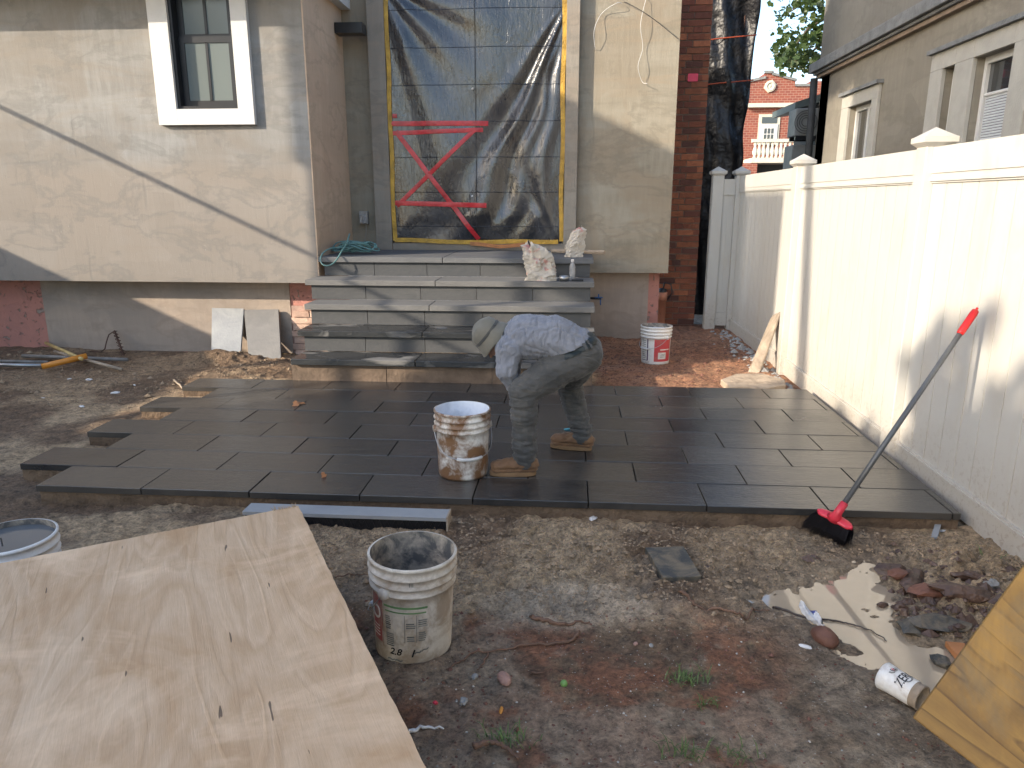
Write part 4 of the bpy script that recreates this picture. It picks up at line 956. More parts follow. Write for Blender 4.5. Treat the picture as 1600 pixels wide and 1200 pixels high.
# ---------------------------------------------------------------- buckets
def bucket(name, loc, label, mat, matin, tilt=0, fill=None, fillmat=None, hang=0.0, group='plastic buckets', rot=0):
    t = thing(name, loc, label, 'bucket', group); c = Vector(loc)
    R_ = Matrix.Translation(c) @ Matrix.Rotation(tilt, 4, 'Y')
    prof = [(.0, .004), (.125, .004), (.131, .0), (.135, .015), (.1415, .22), (.142, .262), (.151, .264), (.152, .270), (.1445, .274), (.1455, .292), (.1535, .294), (.1545, .300), (.147, .304), (.148, .325), (.155, .327), (.156, .333), (.1495, .337), (.150, .358), (.1545, .360), (.155, .370), (.1465, .3715)]
    mb = MB(); mb.lathe(prof, 48, R_); mk('shell', mb, mat, t, True)
    mb = MB(); mb.lathe([(.1465, .3715), (.144, .30), (.138, .2), (.129, .012), (0, .01)], 48, R_); mk('inside', mb, matin, t, True)
    if fill is not None:
        mb = MB(); k = lerp(.129, .1465, fill / .37) - .002; n_ = 12
        P = [[R_ @ Vector((k * i / n_ * math.cos(a), k * i / n_ * math.sin(a), fill + (0 if fillmat is M['greywater'] else random.uniform(-.004, .004)))) for a in np.linspace(0, 2 * math.pi, 33)] for i in range(n_ + 1)]
        mb.grid(P); mk('contents', mb, fillmat or matin, t, True)
    for s_ in (-1, 1):
        a = rot + (math.pi if s_ < 0 else 0); ca, sa = math.cos(a), math.sin(a)
        mb = MB(); mb.lathe([(.0, .162), (.018, .162), (.022, .150), (.022, .142)], 14, R_ @ Matrix.Translation((0, 0, .272)) @ Matrix.Rotation(a, 4, 'Z') @ Matrix.Rotation(math.radians(90), 4, 'Y')); mk('ear', mb, mat, t, True)
    P = []
    for i in range(25):
        u = i / 24 * math.pi; x = .158 * math.cos(u); d = .168 * math.sin(u); yy = -d * math.cos(hang); zz = .272 - d * math.sin(hang)
        v = Vector((x, yy, zz)); v = Matrix.Rotation(rot, 4, 'Z') @ v; rr = math.hypot(v.x, v.y)
        if rr < .158 and v.z < .37: v.x *= .158 / rr; v.y *= .158 / rr
        P.append(R_ @ v)
    mb = MB(); mb.tube(P, .0024, 6, False); h = mk('handle', mb, M['steel'], t, True)
    mb = MB(); mb.tube(P[10:15], .009, 8); g = mk('grip', mb, M['white'], h, True)
    return t, R_
def patch(t, R_, name, a0, a1, z0, z1, mat, lift=.0012, n_=14):
    """flat print wrapped on the bucket wall; angles in degrees, -90 faces the camera"""
    mb = MB()
    def rr(z): return lerp(.135, .142, (z - .015) / .247) + lift
    mb.grid([[R_ @ Vector((rr(z) * math.cos(math.radians(lerp(a0, a1, i / n_))), rr(z) * math.sin(math.radians(lerp(a0, a1, i / n_))), z)) for i in range(n_ + 1)] for z in (z0, (z0 + z1) / 2, z1)])
    return mk(name, mb, mat, t, True)
b1, R1 = bucket('plastic_bucket', (-.535, 2.315, G1(-.53, 2.3) - .004), 'cement caked white bucket standing in the foreground beside the plywood sheet', M['bucket_grey'], M['bucket_in'], fill=.16, hang=.95, rot=math.radians(-118), tilt=.02)
patch(b1, R1, 'red_label_panel', -150, -128, .075, .25, M['label_dirtyred']); patch(b1, R1, 'red_label_border', -127, -125.5, .06, .25, M['label_dirtyred'])
for k in range(4): patch(b1, R1, 'printed_line', -148, -132, .095 + k * .012, .099 + k * .012, M['label_white'], .0024)
mb = MB(); mb.lathe([(.018, 0), (.026, 0), (.026, .0014), (.018, .0014)], 18, R1 @ Matrix.Rotation(math.radians(-139), 4, 'Z') @ Matrix.Translation((.1405, 0, .185)) @ Matrix.Rotation(math.radians(90), 4, 'Y')); mk('round_emblem', mb, M['label_white'], b1)
patch(b1, R1, 'green_stripe', -122, -58, .222, .230, M['label_green']); patch(b1, R1, 'green_stripe', -120, -60, .205, .2105, M['label_green'])
for a0, a1, z0, z1 in ((-120, -110, .14, .195), (-119, -106, .075, .128), (-88, -75, .15, .175), (-87, -76, .10, .128), (-71, -58, .155, .19), (-71, -60, .10, .14)):
    for k in range(int((z1 - z0) / .0075)): patch(b1, R1, 'printed_line', a0, a1 - random.uniform(0, 2), z0 + k * .0075, z0 + .0048 + k * .0075, M['label_grey'], .0016, 5)
for a in (-90, -73.3): patch(b1, R1, 'printed_rule', a - .5, a + .2, .095, .2, M['label_grey'], .0016, 2)
def wraptext(txt, size, t, R_, ang, z, mat, rad, name='lettering', axis_rot=0, shear=0, lift=.0022, parent=None, tz=1.0):
    cu = bpy.data.curves.new('lettering', 'FONT'); cu.body = txt; cu.size = size; cu.align_x = 'CENTER'; cu.align_y = 'CENTER'; cu.shear = shear; cu.resolution_u = 3; cu.offset = size * .018
    o = bpy.data.objects.new('lettering', cu); C.objects.link(o); dg = bpy.context.evaluated_depsgraph_get(); me = bpy.data.meshes.new_from_object(o.evaluated_get(dg)); bpy.data.objects.remove(o)
    bm = bmesh.new(); bm.from_mesh(me); bmesh.ops.triangulate(bm, faces=bm.faces)
    mb = MB(); vs = []
    for v in bm.verts:
        x, y = v.co.x, v.co.y * tz; c_, s_ = math.cos(axis_rot), math.sin(axis_rot); x, y = x * c_ - y * s_, x * s_ + y * c_
        zz = z + y; r = (rad(zz) if callable(rad) else rad) + lift; a = ang + x / r; vs.append(R_ @ Vector((r * math.cos(a), r * math.sin(a), zz)))
    mb.add(vs, [tuple(v.index for v in f.verts) for f in bm.faces]); bm.free(); bpy.data.meshes.remove(me)
    return mk(name, mb, mat, t)
BR = lambda z: lerp(.135, .142, (z - .015) / .247)
wraptext('2.8', .036, b1, R1, math.radians(-105), .055, M['ink'], BR, 'handwritten_mark', shear=.3)
wraptext('1', .04, b1, R1, math.radians(-80), .052, M['ink'], BR, 'handwritten_mark', shear=.3)
wraptext('~~', .05, b1, R1, math.radians(-106), .025, M['label_grey'], BR, 'handwritten_mark')
wraptext('~~', .045, b1, R1, math.radians(-67), .062, M['label_grey'], BR, 'handwritten_mark', axis_rot=.3)
wraptext('III', .022, b1, R1, math.radians(-80), .318, M['label_grey'], .1495, 'handwritten_mark', lift=.002)

b2, R2 = bucket('plastic_bucket', (-.565, 3.80, ZT + .001), 'white bucket streaked with brown mud on the slabs beside the bending worker', M['bucket_mud'], M['bucket_inw'], fill=.27, fillmat=M['bucket_inw'], hang=1.02, rot=math.radians(22))
b3, R3 = bucket('plastic_bucket', (.86, 7.22, G1(.86, 7.2) - .003), 'white bucket with a red label on the reddish soil by the house corner', M['bucket_clean'], M['bucket_in'], fill=.33, fillmat=M['bucket_inw'], hang=.75, rot=math.radians(-50))
patch(b3, R3, 'red_label', -102, -24, .035, .255, M['label_red']); patch(b3, R3, 'purple_stripe', -132, -127, .045, .255, M['purple']); patch(b3, R3, 'white_panel', -86, -52, .06, .125, M['label_white'], .003)
patch(b3, R3, 'purple_stripe', -160, -127, .04, .046, M['purple'], .0014)
for k in range(10): patch(b3, R3, 'printed_line', -160, -138, .06 + k * .019, .066 + k * .019, M['label_grey'], .002, 4)
for k, (a0, a1) in enumerate(((-78, -62), (-76, -60), (-72, -56))): patch(b3, R3, 'printed_line', a0, a1, .078 + k * .014, .083 + k * .014, M['label_grey'], .0042, 4)
patch(b3, R3, 'white_lettering_band', -78, -34, .148, .157, M['label_white'], .003)
b4, R4 = bucket('plastic_bucket', (-2.01, 2.31, 0.0), 'white bucket brim full of grey water behind the left edge of the plywood', M['bucket_clean'], M['bucket_in'], fill=.350, fillmat=M['greywater'], hang=1.3, rot=1.9)
b4.scale = (1.0, 1.0, 1.0)
mb = MB(); mb.tube([(-2.16, 2.26, .39), (-2.06, 2.28, .40), (-1.99, 2.25, .39), (-1.98, 2.24, .365)], .0028, 6); mb.tube([(-2.14, 2.19, .38), (-2.09, 2.22, .39), (-2.05, 2.24, .37)], .0035, 6)
mk('wire', mb, M['black'], b4)

# ---------------------------------------------------------------- plywood sheets
def G3(px, py, z): return at(px, py, z=z)
pc = G3(466, 790, .40); pr_ = G3(665, 1200, .40); plft = G3(0, 880, .40)
u = (pr_ - pc).normalized(); v = (plft - pc).normalized(); v = (v - u * v.dot(u)).normalized() * 1
v2 = (plft - pc).normalized()
t = thing('plywood_sheet', (pc.x, pc.y, .38), 'large weathered plywood sheet lying flat in the left foreground', 'plywood')
mb = MB(); L1, L2 = 2.35, 2.44; th = .018
edge = []
NN = 60
for i in range(NN + 1):       # slightly frayed outline
    q = pc + v2 * (L2 * (1 - i / NN)); edge.append(q + Vector((0, random.uniform(-.002, .002), 0)))
for i in range(1, NN + 1):
    q = pc + u * (L1 * i / NN); edge.append(q + Vector((random.uniform(-.0025, .0025), 0, 0)))
edge.append(pc + u * L1 + v2 * L2)
sheetz = .40
top = [(p.x, p.y, sheetz) for p in edge]; bot = [(p.x, p.y, sheetz - th) for p in edge]; nn = len(top)
me_ = MB(); ang = math.atan2(u.y, u.x)
me_.add(top, [tuple(range(nn))])
rotm = -(ang - math.pi / 2)
M['ply'].node_tree  # grain follows the long edge
for nd in M['ply'].node_tree.nodes:
    if nd.type == 'MAPPING' and nd.inputs['Vector'].is_linked and nd.inputs['Vector'].links[0].from_node.type == 'TEX_COORD': nd.inputs['Rotation'].default_value = (0, 0, -rotm * -1)
f_ = mk('face', me_, M['ply'], t)
me_ = MB(); me_.add(top + bot, [(i, (i + 1) % nn, nn + (i + 1) % nn, nn + i) for i in range(nn)] + [tuple(range(2 * nn - 1, nn - 1, -1))])
me_.v = [(a, b, c - .0005) for a, b, c in me_.v]; mk('edge_plies', me_, M['plyedge'], t)
mb = MB()
for k in range(22):
    q = pc + v2 * random.uniform(.0, .10) + u * random.uniform(-.004, .01); d = (-u * random.uniform(.01, .03) + v2 * random.uniform(-.015, .015)); mb.tube([q, q + d + Vector((0, 0, random.uniform(0, .01)))], [.0018, .0004], 4)
mk('splinters', mb, M['plyedge'], t)
mb = MB()
c0 = pc + u * .5 + v2 * .6
for i, (a, b) in enumerate(((.45, .5), (1.6, .45), (.5, 1.8), (1.7, 1.8))):
    q = pc + u * a + v2 * b; mb.box(q.x - .15, q.x + .15, q.y - .15, q.y + .15, -.05, .379)
mk('support_block', mb, M['boardgrey'], label='timber blocks holding the plywood sheet off the ground', cat='blocks', loc=(c0.x, c0.y, 0))
# yellow board standing up in the lower right corner
Pa = at(1600, 885, z=.62); Pb = at(1427, 1122, z=.25)
t = thing('yellow_board', (.95, 1.7, 0), 'yellowish pine board with dark grain and knots tilted in the lower right corner', 'board')
Pc = at(1462, 1215, z=.14)
e1 = (Pa - Pb); e2 = (Pc - Pb); e2 = e2 - e1 * (e2.dot(e1) / e1.dot(e1)); e2.normalize(); e1n = e1.normalized(); nrm = e1n.cross(e2)
if nrm.z < 0: nrm = -nrm
q = [Pb, Pb + e1n * 1.22, Pb + e1n * 1.22 + e2 * .9, Pb + e2 * .9]
Mb = Matrix((e2, e1n, nrm)).transposed().to_4x4(); Mb.translation = Pb
yb = MB(); yb.box(0, .75, 0, .80, -.019, 0, jit=.0)
bcn = Pb + e2 * .38 + e1n * .36; zlo = bcn.z - .10 * (abs(e1n.z) + abs(e2.z)) / max(nrm.z, .2) - .03
if zlo > .05:
    kb = MB(); kb.box(bcn.x - .05, bcn.x + .05, bcn.y - .05, bcn.y + .05, -.05, zlo); mk('timber_prop', kb, M['boardgrey'], label='short timber block propping the yellow board from below', cat='timber block', loc=(bcn.x, bcn.y, 0))
me = yb.mesh('board'); me.materials.append(M['yply']); o = bpy.data.objects.new('board_face', me); C.objects.link(o); o.parent = t
o.matrix_parent_inverse = Matrix.Identity(4); o.matrix_local = Matrix.Translation(-t.location) @ Mb
m = o.modifiers.new('bevel', 'BEVEL'); m.width = .004; m.segments = 2

# ---------------------------------------------------------------- trench drain, slab piece, leaning slabs
t = thing('drain_channel', (-1.1, 3.32, 0), 'long grey board on a black plastic channel lying in front of the slabs', 'drain channel')
a, b = at(388, 800, z=.03), at(703, 822, z=.0)
mb = MB(); Lx0, Lx1 = at(392, 786, z=.075).x, at(704, 793, z=.075).x
yn, yf = 3.235, 3.34
mb.box(Lx0, Lx1, yn, yf, .055, .075); mk('grey_top_strip', mb, M['slabdry'], t, bevel=.002)
mb = MB(); mb.box(Lx0 + .01, Lx1 - .008, yn + .008, yf - .01, -.02, .0545); mk('black_channel', mb, M['black'], t)
mb = MB()
for k in range(26):
    x = lerp(Lx0 + .03, Lx1 - .05, k / 25); mb.tube([(x, yn + .004, .008), (x + .02, yn + .002, .05), (x + .038, yn + .004, .010)], .0024, 4)
mk('lattice', mb, M['bristle'], t)
mb = MB(); mb.box(Lx1 - .002, Lx1 + .006, yn - .001, yf, .0, .078); mk('end_plate', mb, M['boardgrey'], t)
p = [at(*q, z=.045) for q in ((1008, 855), (1068, 853), (1096, 900), (1036, 902))]
mb = MB(); mb.prism([(q.x, q.y) for q in p], .005, .045); mk('slab_offcut', mb, M['frag'], label='small dark sandy slab offcut lying on the churned mud', cat='slab', bevel=.003, loc=(p[0].x, p[0].y, 0))
def lean_slab(name, lab, mat, bl, br, tl, tr, th=.03):
    c = (bl + br) / 2; up = ((tl + tr) / 2 - c); rt_ = (br - bl).normalized(); nn_ = rt_.cross(up).normalized()
    if nn_.y > 0: nn_ = -nn_
    vs = [bl, br, tr, tl]; mb = MB(); vb = [q - nn_ * th for q in vs]
    mb.add(vs + vb, [(0, 1, 2, 3), (7, 6, 5, 4), (0, 4, 5, 1), (1, 5, 6, 2), (2, 6, 7, 3), (3, 7, 4, 0)])
    mk(name, mb, mat, label=lab, cat='stone slab', bevel=.003, loc=c, group='spare slabs leaning on the base wall')
lean_slab('stone_slab', 'pale blue grey stone slab leaning on the base wall, left of the pair', M['slabdry'], at(330, 562, Y=6.98), at(374, 574, Y=6.95), at(331, 481, Y=7.33), at(381, 482, Y=7.33))
lean_slab('stone_slab', 'darker brownish grey stone slab leaning on the base wall nearer the steps', M['slabdry2'], at(390, 575, Y=6.93), at(440, 580, Y=6.90), at(381, 484, Y=7.33), at(435, 483, Y=7.33))
mb = MB(); p0, p1 = at(372, 573, Y=6.8), at(402, 572, Y=6.8); d = (p1 - p0).normalized()
Rb = Matrix.Translation(p0) @ d.to_track_quat('Z', 'Y').to_matrix().to_4x4(); L = (p1 - p0).length
mb.lathe([(0, 0), (.030, 0), (.033, .01), (.030, .03), (.033, .06), (.030, .09), (.033, .12), (.022, L - .03), (.013, L - .02), (.013, L)], 16, Rb, True)
mk('water_bottle', mb, M['bottle'], label='empty clear plastic bottle lying below the leaning slabs', cat='bottle', smooth=True, loc=p0)

# tools and scrap under the left wall
def rod(name, a, b, r, mat, lab, cat, Ya, Yb, r2=None, group=None):
    p, q = at(*a, Y=Ya) if Ya > 1 else at(*a, z=Ya), at(*b, Y=Yb) if Yb > 1 else at(*b, z=Yb); mb = MB(); mb.tube([p, p.lerp(q, .5), q], [r, r, r2 or r], 12); return mk(name, mb, mat, label=lab, cat=cat, smooth=True, loc=p, group=group)
rod('tool_handle', (65, 573), (136, 556), .028, M['handle_y'], 'orange yellow tool handle lying across the pipes below the left wall', 'tool handle', .05, .11)
rod('wooden_stick', (72, 536), (128, 561), .017, M['handle_p'], 'pale yellow wooden stick leaning over the orange handle', 'stick', 7.34, .10)
rod('metal_pipe', (35, 556), (200, 562), .018, M['pipe'], 'grey metal pipe lying farthest back along the left base wall', 'pipe', .05, .05)
rod('metal_pipe', (-60, 563), (75, 566), .016, M['pipe'], 'thin grey pipe lying in the middle of the three by the left edge', 'pipe', .035, .035)
rod('metal_pipe', (-60, 569), (66, 571), .018, M['steel'], 'grey pipe with a pale end lying nearest the camera at the left edge', 'pipe', .035, .035)
rod('plank_strip', (85, 549), (190, 577), .014, M['boardgrey'], 'weathered strip of wood half buried under the rag by the auger', 'wood strip', .09, .03)
t = thing('garden_auger', tuple(at(195, 575, Y=6.95)), 'rusty toothed tool with a bent wire standing in the dirt by the left wall', 'tool')
a, b = at(179, 517, Y=7.3), at(196, 562, Y=7.05)
mb = MB(); mb.tube([a, b], .010, 8); d = (b - a)
P = [a + d * (i / 70) + Vector((math.cos(i * .8) * .022, math.sin(i * .8) * .022, 0)) for i in range(71)]; mb.tube(P, .0045, 5); mk('spiral', mb, M['rust'], t, True)
mb = MB(); mb.tube([a, at(170, 523, Y=7.28), at(166, 535, Y=7.25), at(164, 545, Y=7.2), at(158, 550, Y=7.15), at(140, 549, Y=7.1)], .006, 6); mk('bent_wire', mb, M['rust'], t, True)
mb = MB(); c_ = at(195, 570, Y=6.98); mb.rock(c_, .06, 3, 2, .25, (.8, .5, 1.1)); mk('blade', mb, M['rust'], t)
mb = MB(); c_ = at(160, 566, Y=6.95); mb.rock((c_.x, c_.y, c_.z), .15, 8, 3, .10, (1.25, .5, .28)); mk('dusty_rag', mb, M['cloth_rag'], label='crumpled grey rag heaped beside the rusty auger', cat='rag', loc=c_, smooth=True)
scr = [((139, 592), .035, 'white scrap of plastic on the soil below the tool handle'), ((108, 589), .02, 'tiny pale scrap near the pipes on the left'), ((66, 622), .022, 'small white scrap by the left edge of the soil'), ((181, 614), .04, 'pale lump of foam on the soil left of the slabs'), ((210, 602), .02, 'thin white scrap left of the upper slabs'), ((128, 636), .03, 'long thin pale scrap trodden into the left soil'), ((927, 807), .030, 'bright white scrap at the front edge of the slabs'), ((1438, 828), .0, ''), ((1474, 826), .018, 'small white crumpled paper by the foot of the fence')]
for (px, py), r, lab in scr:
    if not r: continue
    p = at(px, py, z=.012); mb = MB(); z = G1(p.x, p.y); mb.rock((p.x, p.y, z + r * .2), r * .6, px, 2, .28, (1.5, .8, .45)); mk('plastic_scrap', mb, M['wrapper'], label=lab, cat='scrap', loc=(p.x, p.y, z), group='scraps lying on the soil')
p = [at(*q, z=.03) for q in ((1462, 814), (1472, 814), (1465, 838), (1454, 839))]; mb = MB(); zz = G1(p[0].x, p[0].y); mb.prism([(q.x, q.y) for q in p], zz + .0, zz + .02); mk('tile_strip', mb, M['slabdry'], label='narrow grey strip of tile on the mud between broom and fence', cat='tile piece', loc=p[0])

# on the steps
def crumple(name, c, w_, h_, lab, seed, lean=0):
    rgx = np.random.default_rng(seed); mb = MB(); n_, m_ = 26, 20; P = []
    for j in range(m_ + 1):
        v_ = j / m_; row = []
        for i in range(n_ + 1):
            a = 2 * math.pi * (i % n_) / n_
            f1 = float(vnoise2(np.array(math.cos(a) * 2.4 + 9), np.array(math.sin(a) * 2.4 + v_ * 5 + seed), seed)); f2 = float(vnoise2(np.array(math.cos(a) * 6 + 3), np.array(math.sin(a) * 6 + v_ * 13), seed + 3))
            rr = (1.0 - .35 * v_ ** 2) * (.82 + .34 * (f1 - .5) * (1 + 2 * v_) + .22 * (abs(f2 - .5) * 2 - .5))
            if v_ > .9: rr *= 1 - (v_ - .9) * 5.5
            x = math.cos(a) * w_ * .5 * rr; y = math.sin(a) * w_ * .32 * rr; z = h_ * v_ * (.93 + .2 * (f1 - .5))
            row.append((c[0] + x + lean * v_ * v_ * h_, c[1] + y, c[2] + z))
        P.append(row)
    mb.grid(P); return mk(name, mb, M['paper'], label=lab, cat='paper bag', loc=c)
c1 = at(844, 440, z=TZ[3]); crumple('paper_bag', (c1.x, 6.86, TZ[3] + .001), .33, .36, 'crumpled pale paper bag slumped on the second step from the top', 4, -.25)
c2 = at(897, 400, z=TZ[4]); crumple('paper_bag', (c2.x + .0, 7.26, TZ[4] + .001), .22, .30, 'smaller rumpled paper bag standing on the top platform at its right corner', 9, .15)
c3 = at(894, 438, Y=6.86); mb = MB(); mb.lathe([(0, 0), (.026, 0), (.029, .012), (.027, .04), (.030, .07), (.027, .10), (.029, .125), (.018, .155), (.012, .165), (.012, .185), (0, .186)], 20, Matrix.Translation((c3.x, 6.88, TZ[3] + .001)))
t = thing('plastic_bottle', (c3.x, 6.88, TZ[3]), 'small clear plastic bottle standing beside the slumped paper bag', 'bottle'); mk('body', mb, M['bottle'], t, True)
mb = MB(); mb.lathe([(.014, .168), (.014, .192), (0, .193)], 16, Matrix.Translation((c3.x, 6.88, TZ[3] + .001))); mk('cap', mb, M['wrapper'], t)
c4 = at(881, 440, Y=6.80); mb = MB(); mb.lathe([(.0, .004), (.040, .004), (.042, .0), (.042, .048), (.038, .048), (.038, .01), (0, .01)], 24, Matrix.Translation((c4.x, 6.80, TZ[3] + .001))); mk('tape_roll', mb, M['steel'], label='small round tin between the paper bag and the clear bottle', cat='tin', smooth=True, loc=(c4.x, 6.8, TZ[3]))
c5 = at(903, 440, Y=6.79); mb = MB(); mb.box(c5.x - .06, c5.x + .05, 6.77, 6.82, TZ[3] + .002, TZ[3] + .02); mk('dark_tool', mb, M['black'], label='flat black tool lying right of the clear bottle', cat='tool', bevel=.006, loc=(c5.x, 6.8, TZ[3]))
mb = MB(); a, b = at(862, 381, Y=7.7), at(945, 387, Y=7.5); a.z = b.z = TZ[4] + .03; mb.tube([a, b], .022, 6); mk('timber_offcut', mb, M['boardgrey'], label='thin wooden batten lying behind the bag and jutting past the platform', cat='batten', loc=a)
# green hose
mb = MB(); P = []; hx, hy = at(545, 392, z=1.05).x, 7.42
rr_ = random.Random(3); ph = 0
hc = at(548, 390, Y=7.45)
for i in range(330):
    a = i * .19; k = .5 + .5 * math.sin(i * .037 + .6); R_ = .13 + .07 * math.sin(i * .071 + 1)
    P.append((hc.x + .03 + R_ * (1.15 + .3 * math.sin(i * .05)) * math.cos(a) , hc.y + .05 + R_ * .75 * math.sin(a), TZ[4] + .018 + .075 * (1 + math.sin(i * .113 + a)) * .6 + .02 * (i / 330)))
P = [p for p in P if p[0] > BX + .012]
P += [(hc.x - .10, 7.30, 1.12), (hc.x - .17, 7.12, 1.09), (hc.x - .19, 7.03, 1.02), (hc.x - .17, 6.99, .955), (hc.x - .10, 6.98, .93), (hc.x - .03, 6.99, .965), (hc.x + .01, 7.03, 1.03), (hc.x + .0, 7.15, 1.09), (hc.x + .02, 7.3, 1.13), (hc.x - .01, 7.4, 1.20), (hc.x + .03, 7.42, 1.26)]
sm = []
for i in range(len(P) - 1):
    for s_ in range(2): sm.append(Vector(P[i]).lerp(Vector(P[i + 1]), s_ / 2))
for _ in range(3): sm = [sm[0]] + [(sm[i - 1] + sm[i] * 2 + sm[i + 1]) / 4 for i in range(1, len(sm) - 1)] + [sm[-1]]
mb.tube(sm, .0075, 6); mk('garden_hose', mb, M['hose'], label='tangled thin green hose heaped at the left end of the top platform', cat='hose', smooth=True, loc=(hc.x, hc.y, TZ[4]))

# stones and board by the fence
P = [at(*q, z=.06) for q in ((1126, 592), (1150, 583), (1190, 582), (1226, 592), (1228, 600), (1196, 606), (1168, 603), (1140, 603))]
mb = MB(); mb.prism([(q.x, q.y) for q in P], .0, .055); mk('broken_stone', mb, M['brokenstone'], label='flat broken tan stone piece at the back right corner of the slabs', cat='stone', bevel=.006, loc=(P[0].x, P[0].y, 0))
lean_pts = [(at(1168, 582, z=.02), at(1186, 583, z=.02)), (at(1204, 497, X=1.94), at(1218, 491, X=1.94))]
(bl, br_), (tl, tr) = lean_pts; mb = MB(); off = Vector((.03, .02, .03)); vs = [bl, br_, tr, tl]; mb.add(vs + [q + off for q in vs], [(0, 1, 2, 3), (7, 6, 5, 4), (0, 4, 5, 1), (1, 5, 6, 2), (2, 6, 7, 3), (3, 7, 4, 0)])
mk('leaning_offcut', mb, M['boardgrey'], label='narrow broken board leaning against the second fence post', cat='board', bevel=.003, loc=bl)

# ---------------------------------------------------------------- broom
t = thing('push_broom', tuple(at(1290, 840, z=.0)), 'upright broom with red head and grip leaning on the fence, black bristles down', 'broom')
hA, hB = at(1281, 797, z=.155), at(1329, 822, z=.125)
top = at(1522, 489, X=1.915); neck = at(1310, 800, z=.18)
mb = MB(); mb.tube([neck, neck.lerp(top, .5), top], .0125, 14); mk('pole', mb, M['grey_metal'], t, True)
dirn = (top - neck).normalized(); mb = MB(); mb.tube([top - dirn * .13, top - dirn * .12, top - dirn * .01, top + dirn * .012, top + dirn * .018], [.0135, .017, .018, .016, .008], 14); mk('grip', mb, M['red_grip'], t, True)
mb = MB(); mb.tube([top + dirn * .0, top + dirn * .03], .006, 8); mk('hang_loop', mb, M['red_grip'], t)
mid = (hA + hB) / 2
mb = MB(); mb.tube([neck + dirn * .05, neck + dirn * .0, neck.lerp(mid, .6), mid], [.018, .019, .024, .036], 14)
mk('socket', mb, M['red_plastic'], t, True)
ax_ = (hB - hA).normalized(); dn = (at(1290, 840, z=.0) - mid); dn = (dn - ax_ * dn.dot(ax_)).normalized(); sd = ax_.cross(dn).normalized()
mb = MB(); Rm = Matrix((ax_, sd, dn)).transposed().to_4x4(); Rm.translation = mid
hl = (hB - hA).length / 2 + .01
P = []
for i in range(13):
    u_ = -1 + 2 * i / 12; w_ = .024 * math.sqrt(max(.05, 1 - u_ ** 6)); P.append([Rm @ Vector((u_ * hl, w_ * math.cos(a), .011 * math.sin(a) + (.010 * u_ * u_))) for a in np.linspace(0, 2 * math.pi, 13)])
mb.grid(P); mk('head', mb, M['red_plastic'], t, True)
mb = MB(); rb_ = random.Random(8); tA, tB = at(1253, 820, z=.01), at(1325, 853, z=.005)
for i in range(1500):
    u_ = rb_.uniform(-1, 1); s_ = rb_.uniform(-1, 1); p0 = Rm @ Vector((u_ * hl * .93, s_ * .018, .010)); p1 = tA.lerp(tB, (u_ + 1) / 2 + rb_.gauss(0, .015)) + sd * (s_ * .032 + rb_.gauss(0, .006)); p1.z = max(p1.z, .0) + rb_.uniform(-.012, .014)
    pm_ = p0.lerp(p1, .55) + sd * (s_ * .012) + Vector((0, 0, .004)); d_ = ax_ * .0016
    q_ = sd * .0012
    mb.add([p0 - d_, p0 + d_, pm_ + d_, pm_ - d_, p1 + q_], [(0, 1, 2, 3), (3, 2, 4)])
mk('bristles', mb, M['bristle'], t, kind='stuff')

# ---------------------------------------------------------------- foreground bits
def pathtube(name, pts, r, mat, lab, cat, seed=0, z0=.006, group=None):
    rg_ = random.Random(seed); P = [at(*q, z=0) for q in pts]; Q = []
    for i in range(len(P) - 1):
        p0, p1, p2, p3 = P[max(i - 1, 0)], P[i], P[i + 1], P[min(i + 2, len(P) - 1)]
        for s_ in range(7):
            u_ = s_ / 7; c_ = .5 * ((2 * p1) + (p2 - p0) * u_ + (2 * p0 - 5 * p1 + 4 * p2 - p3) * u_ * u_ + (3 * p1 - p0 - 3 * p2 + p3) * u_ ** 3); Q.append(Vector((c_.x + rg_.gauss(0, .002), c_.y + rg_.gauss(0, .002), 0)))
    n_ = len(Q)
    for i, q in enumerate(Q): q.z = max(G1(q.x, q.y), WZ) + z0 + rg_.uniform(-.001, .002)
    mb = MB(); mb.tube(Q, [r * (1 - .7 * i / n_) * rg_.uniform(.85, 1.15) for i in range(n_)], 6); return mk(name, mb, mat, label=lab, cat=cat, smooth=True, loc=Q[0], group=group)
pathtube('root', [(1062, 940), (1085, 955), (1105, 962), (1140, 965), (1165, 967), (1183, 958), (1203, 962)], .008, M['root'], 'curved brown root lying on the mud left of the puddle', 'root', 1)
pathtube('root', [(828, 965), (850, 972), (880, 980), (900, 978), (925, 980)], .010, M['root'], 'short thick root on the pale dusty patch', 'root', 2)
pathtube('root', [(905, 990), (890, 1005), (860, 1006), (820, 1010), (790, 1016), (740, 1022), (718, 1035), (695, 1050)], .006, M['root'], 'long thin root curling right of the foreground bucket', 'root', 3)
pathtube('root', [(740, 1180), (765, 1172), (790, 1178), (812, 1200)], .011, M['root'], 'arched root at the bottom edge of the picture', 'root', 4, .018)
pathtube('root', [(525, 908), (550, 905), (580, 907)], .004, M['root'], 'thin reddish root between plywood and foreground bucket', 'root', 5)
pathtube('twig', [(1208, 948), (1225, 952), (1262, 965), (1300, 968), (1330, 975), (1360, 985), (1390, 1003)], .006, M['twig'], 'long wet twig lying across the puddle', 'twig', 6, .004)
pathtube('twig', [(272, 598), (290, 610), (306, 606)], .010, M['boardgrey'], 'short broken stick at the back left corner of the slabs', 'stick', 7, .012)
pathtube('twig', [(762, 1023), (755, 1040), (745, 1050)], .004, M['root'], 'small twig beside the long root', 'twig', 8)
pathtube('twig', [(830, 1053), (850, 1052)], .005, M['root'], 'tiny stub of wood on the red soil', 'twig', 9)
pathtube('wood_strip', [(640, 1146), (665, 1144), (697, 1142)], .007, M['wrapper'], 'thin pale splinter by the plywood edge near the bottom', 'splinter', 10)
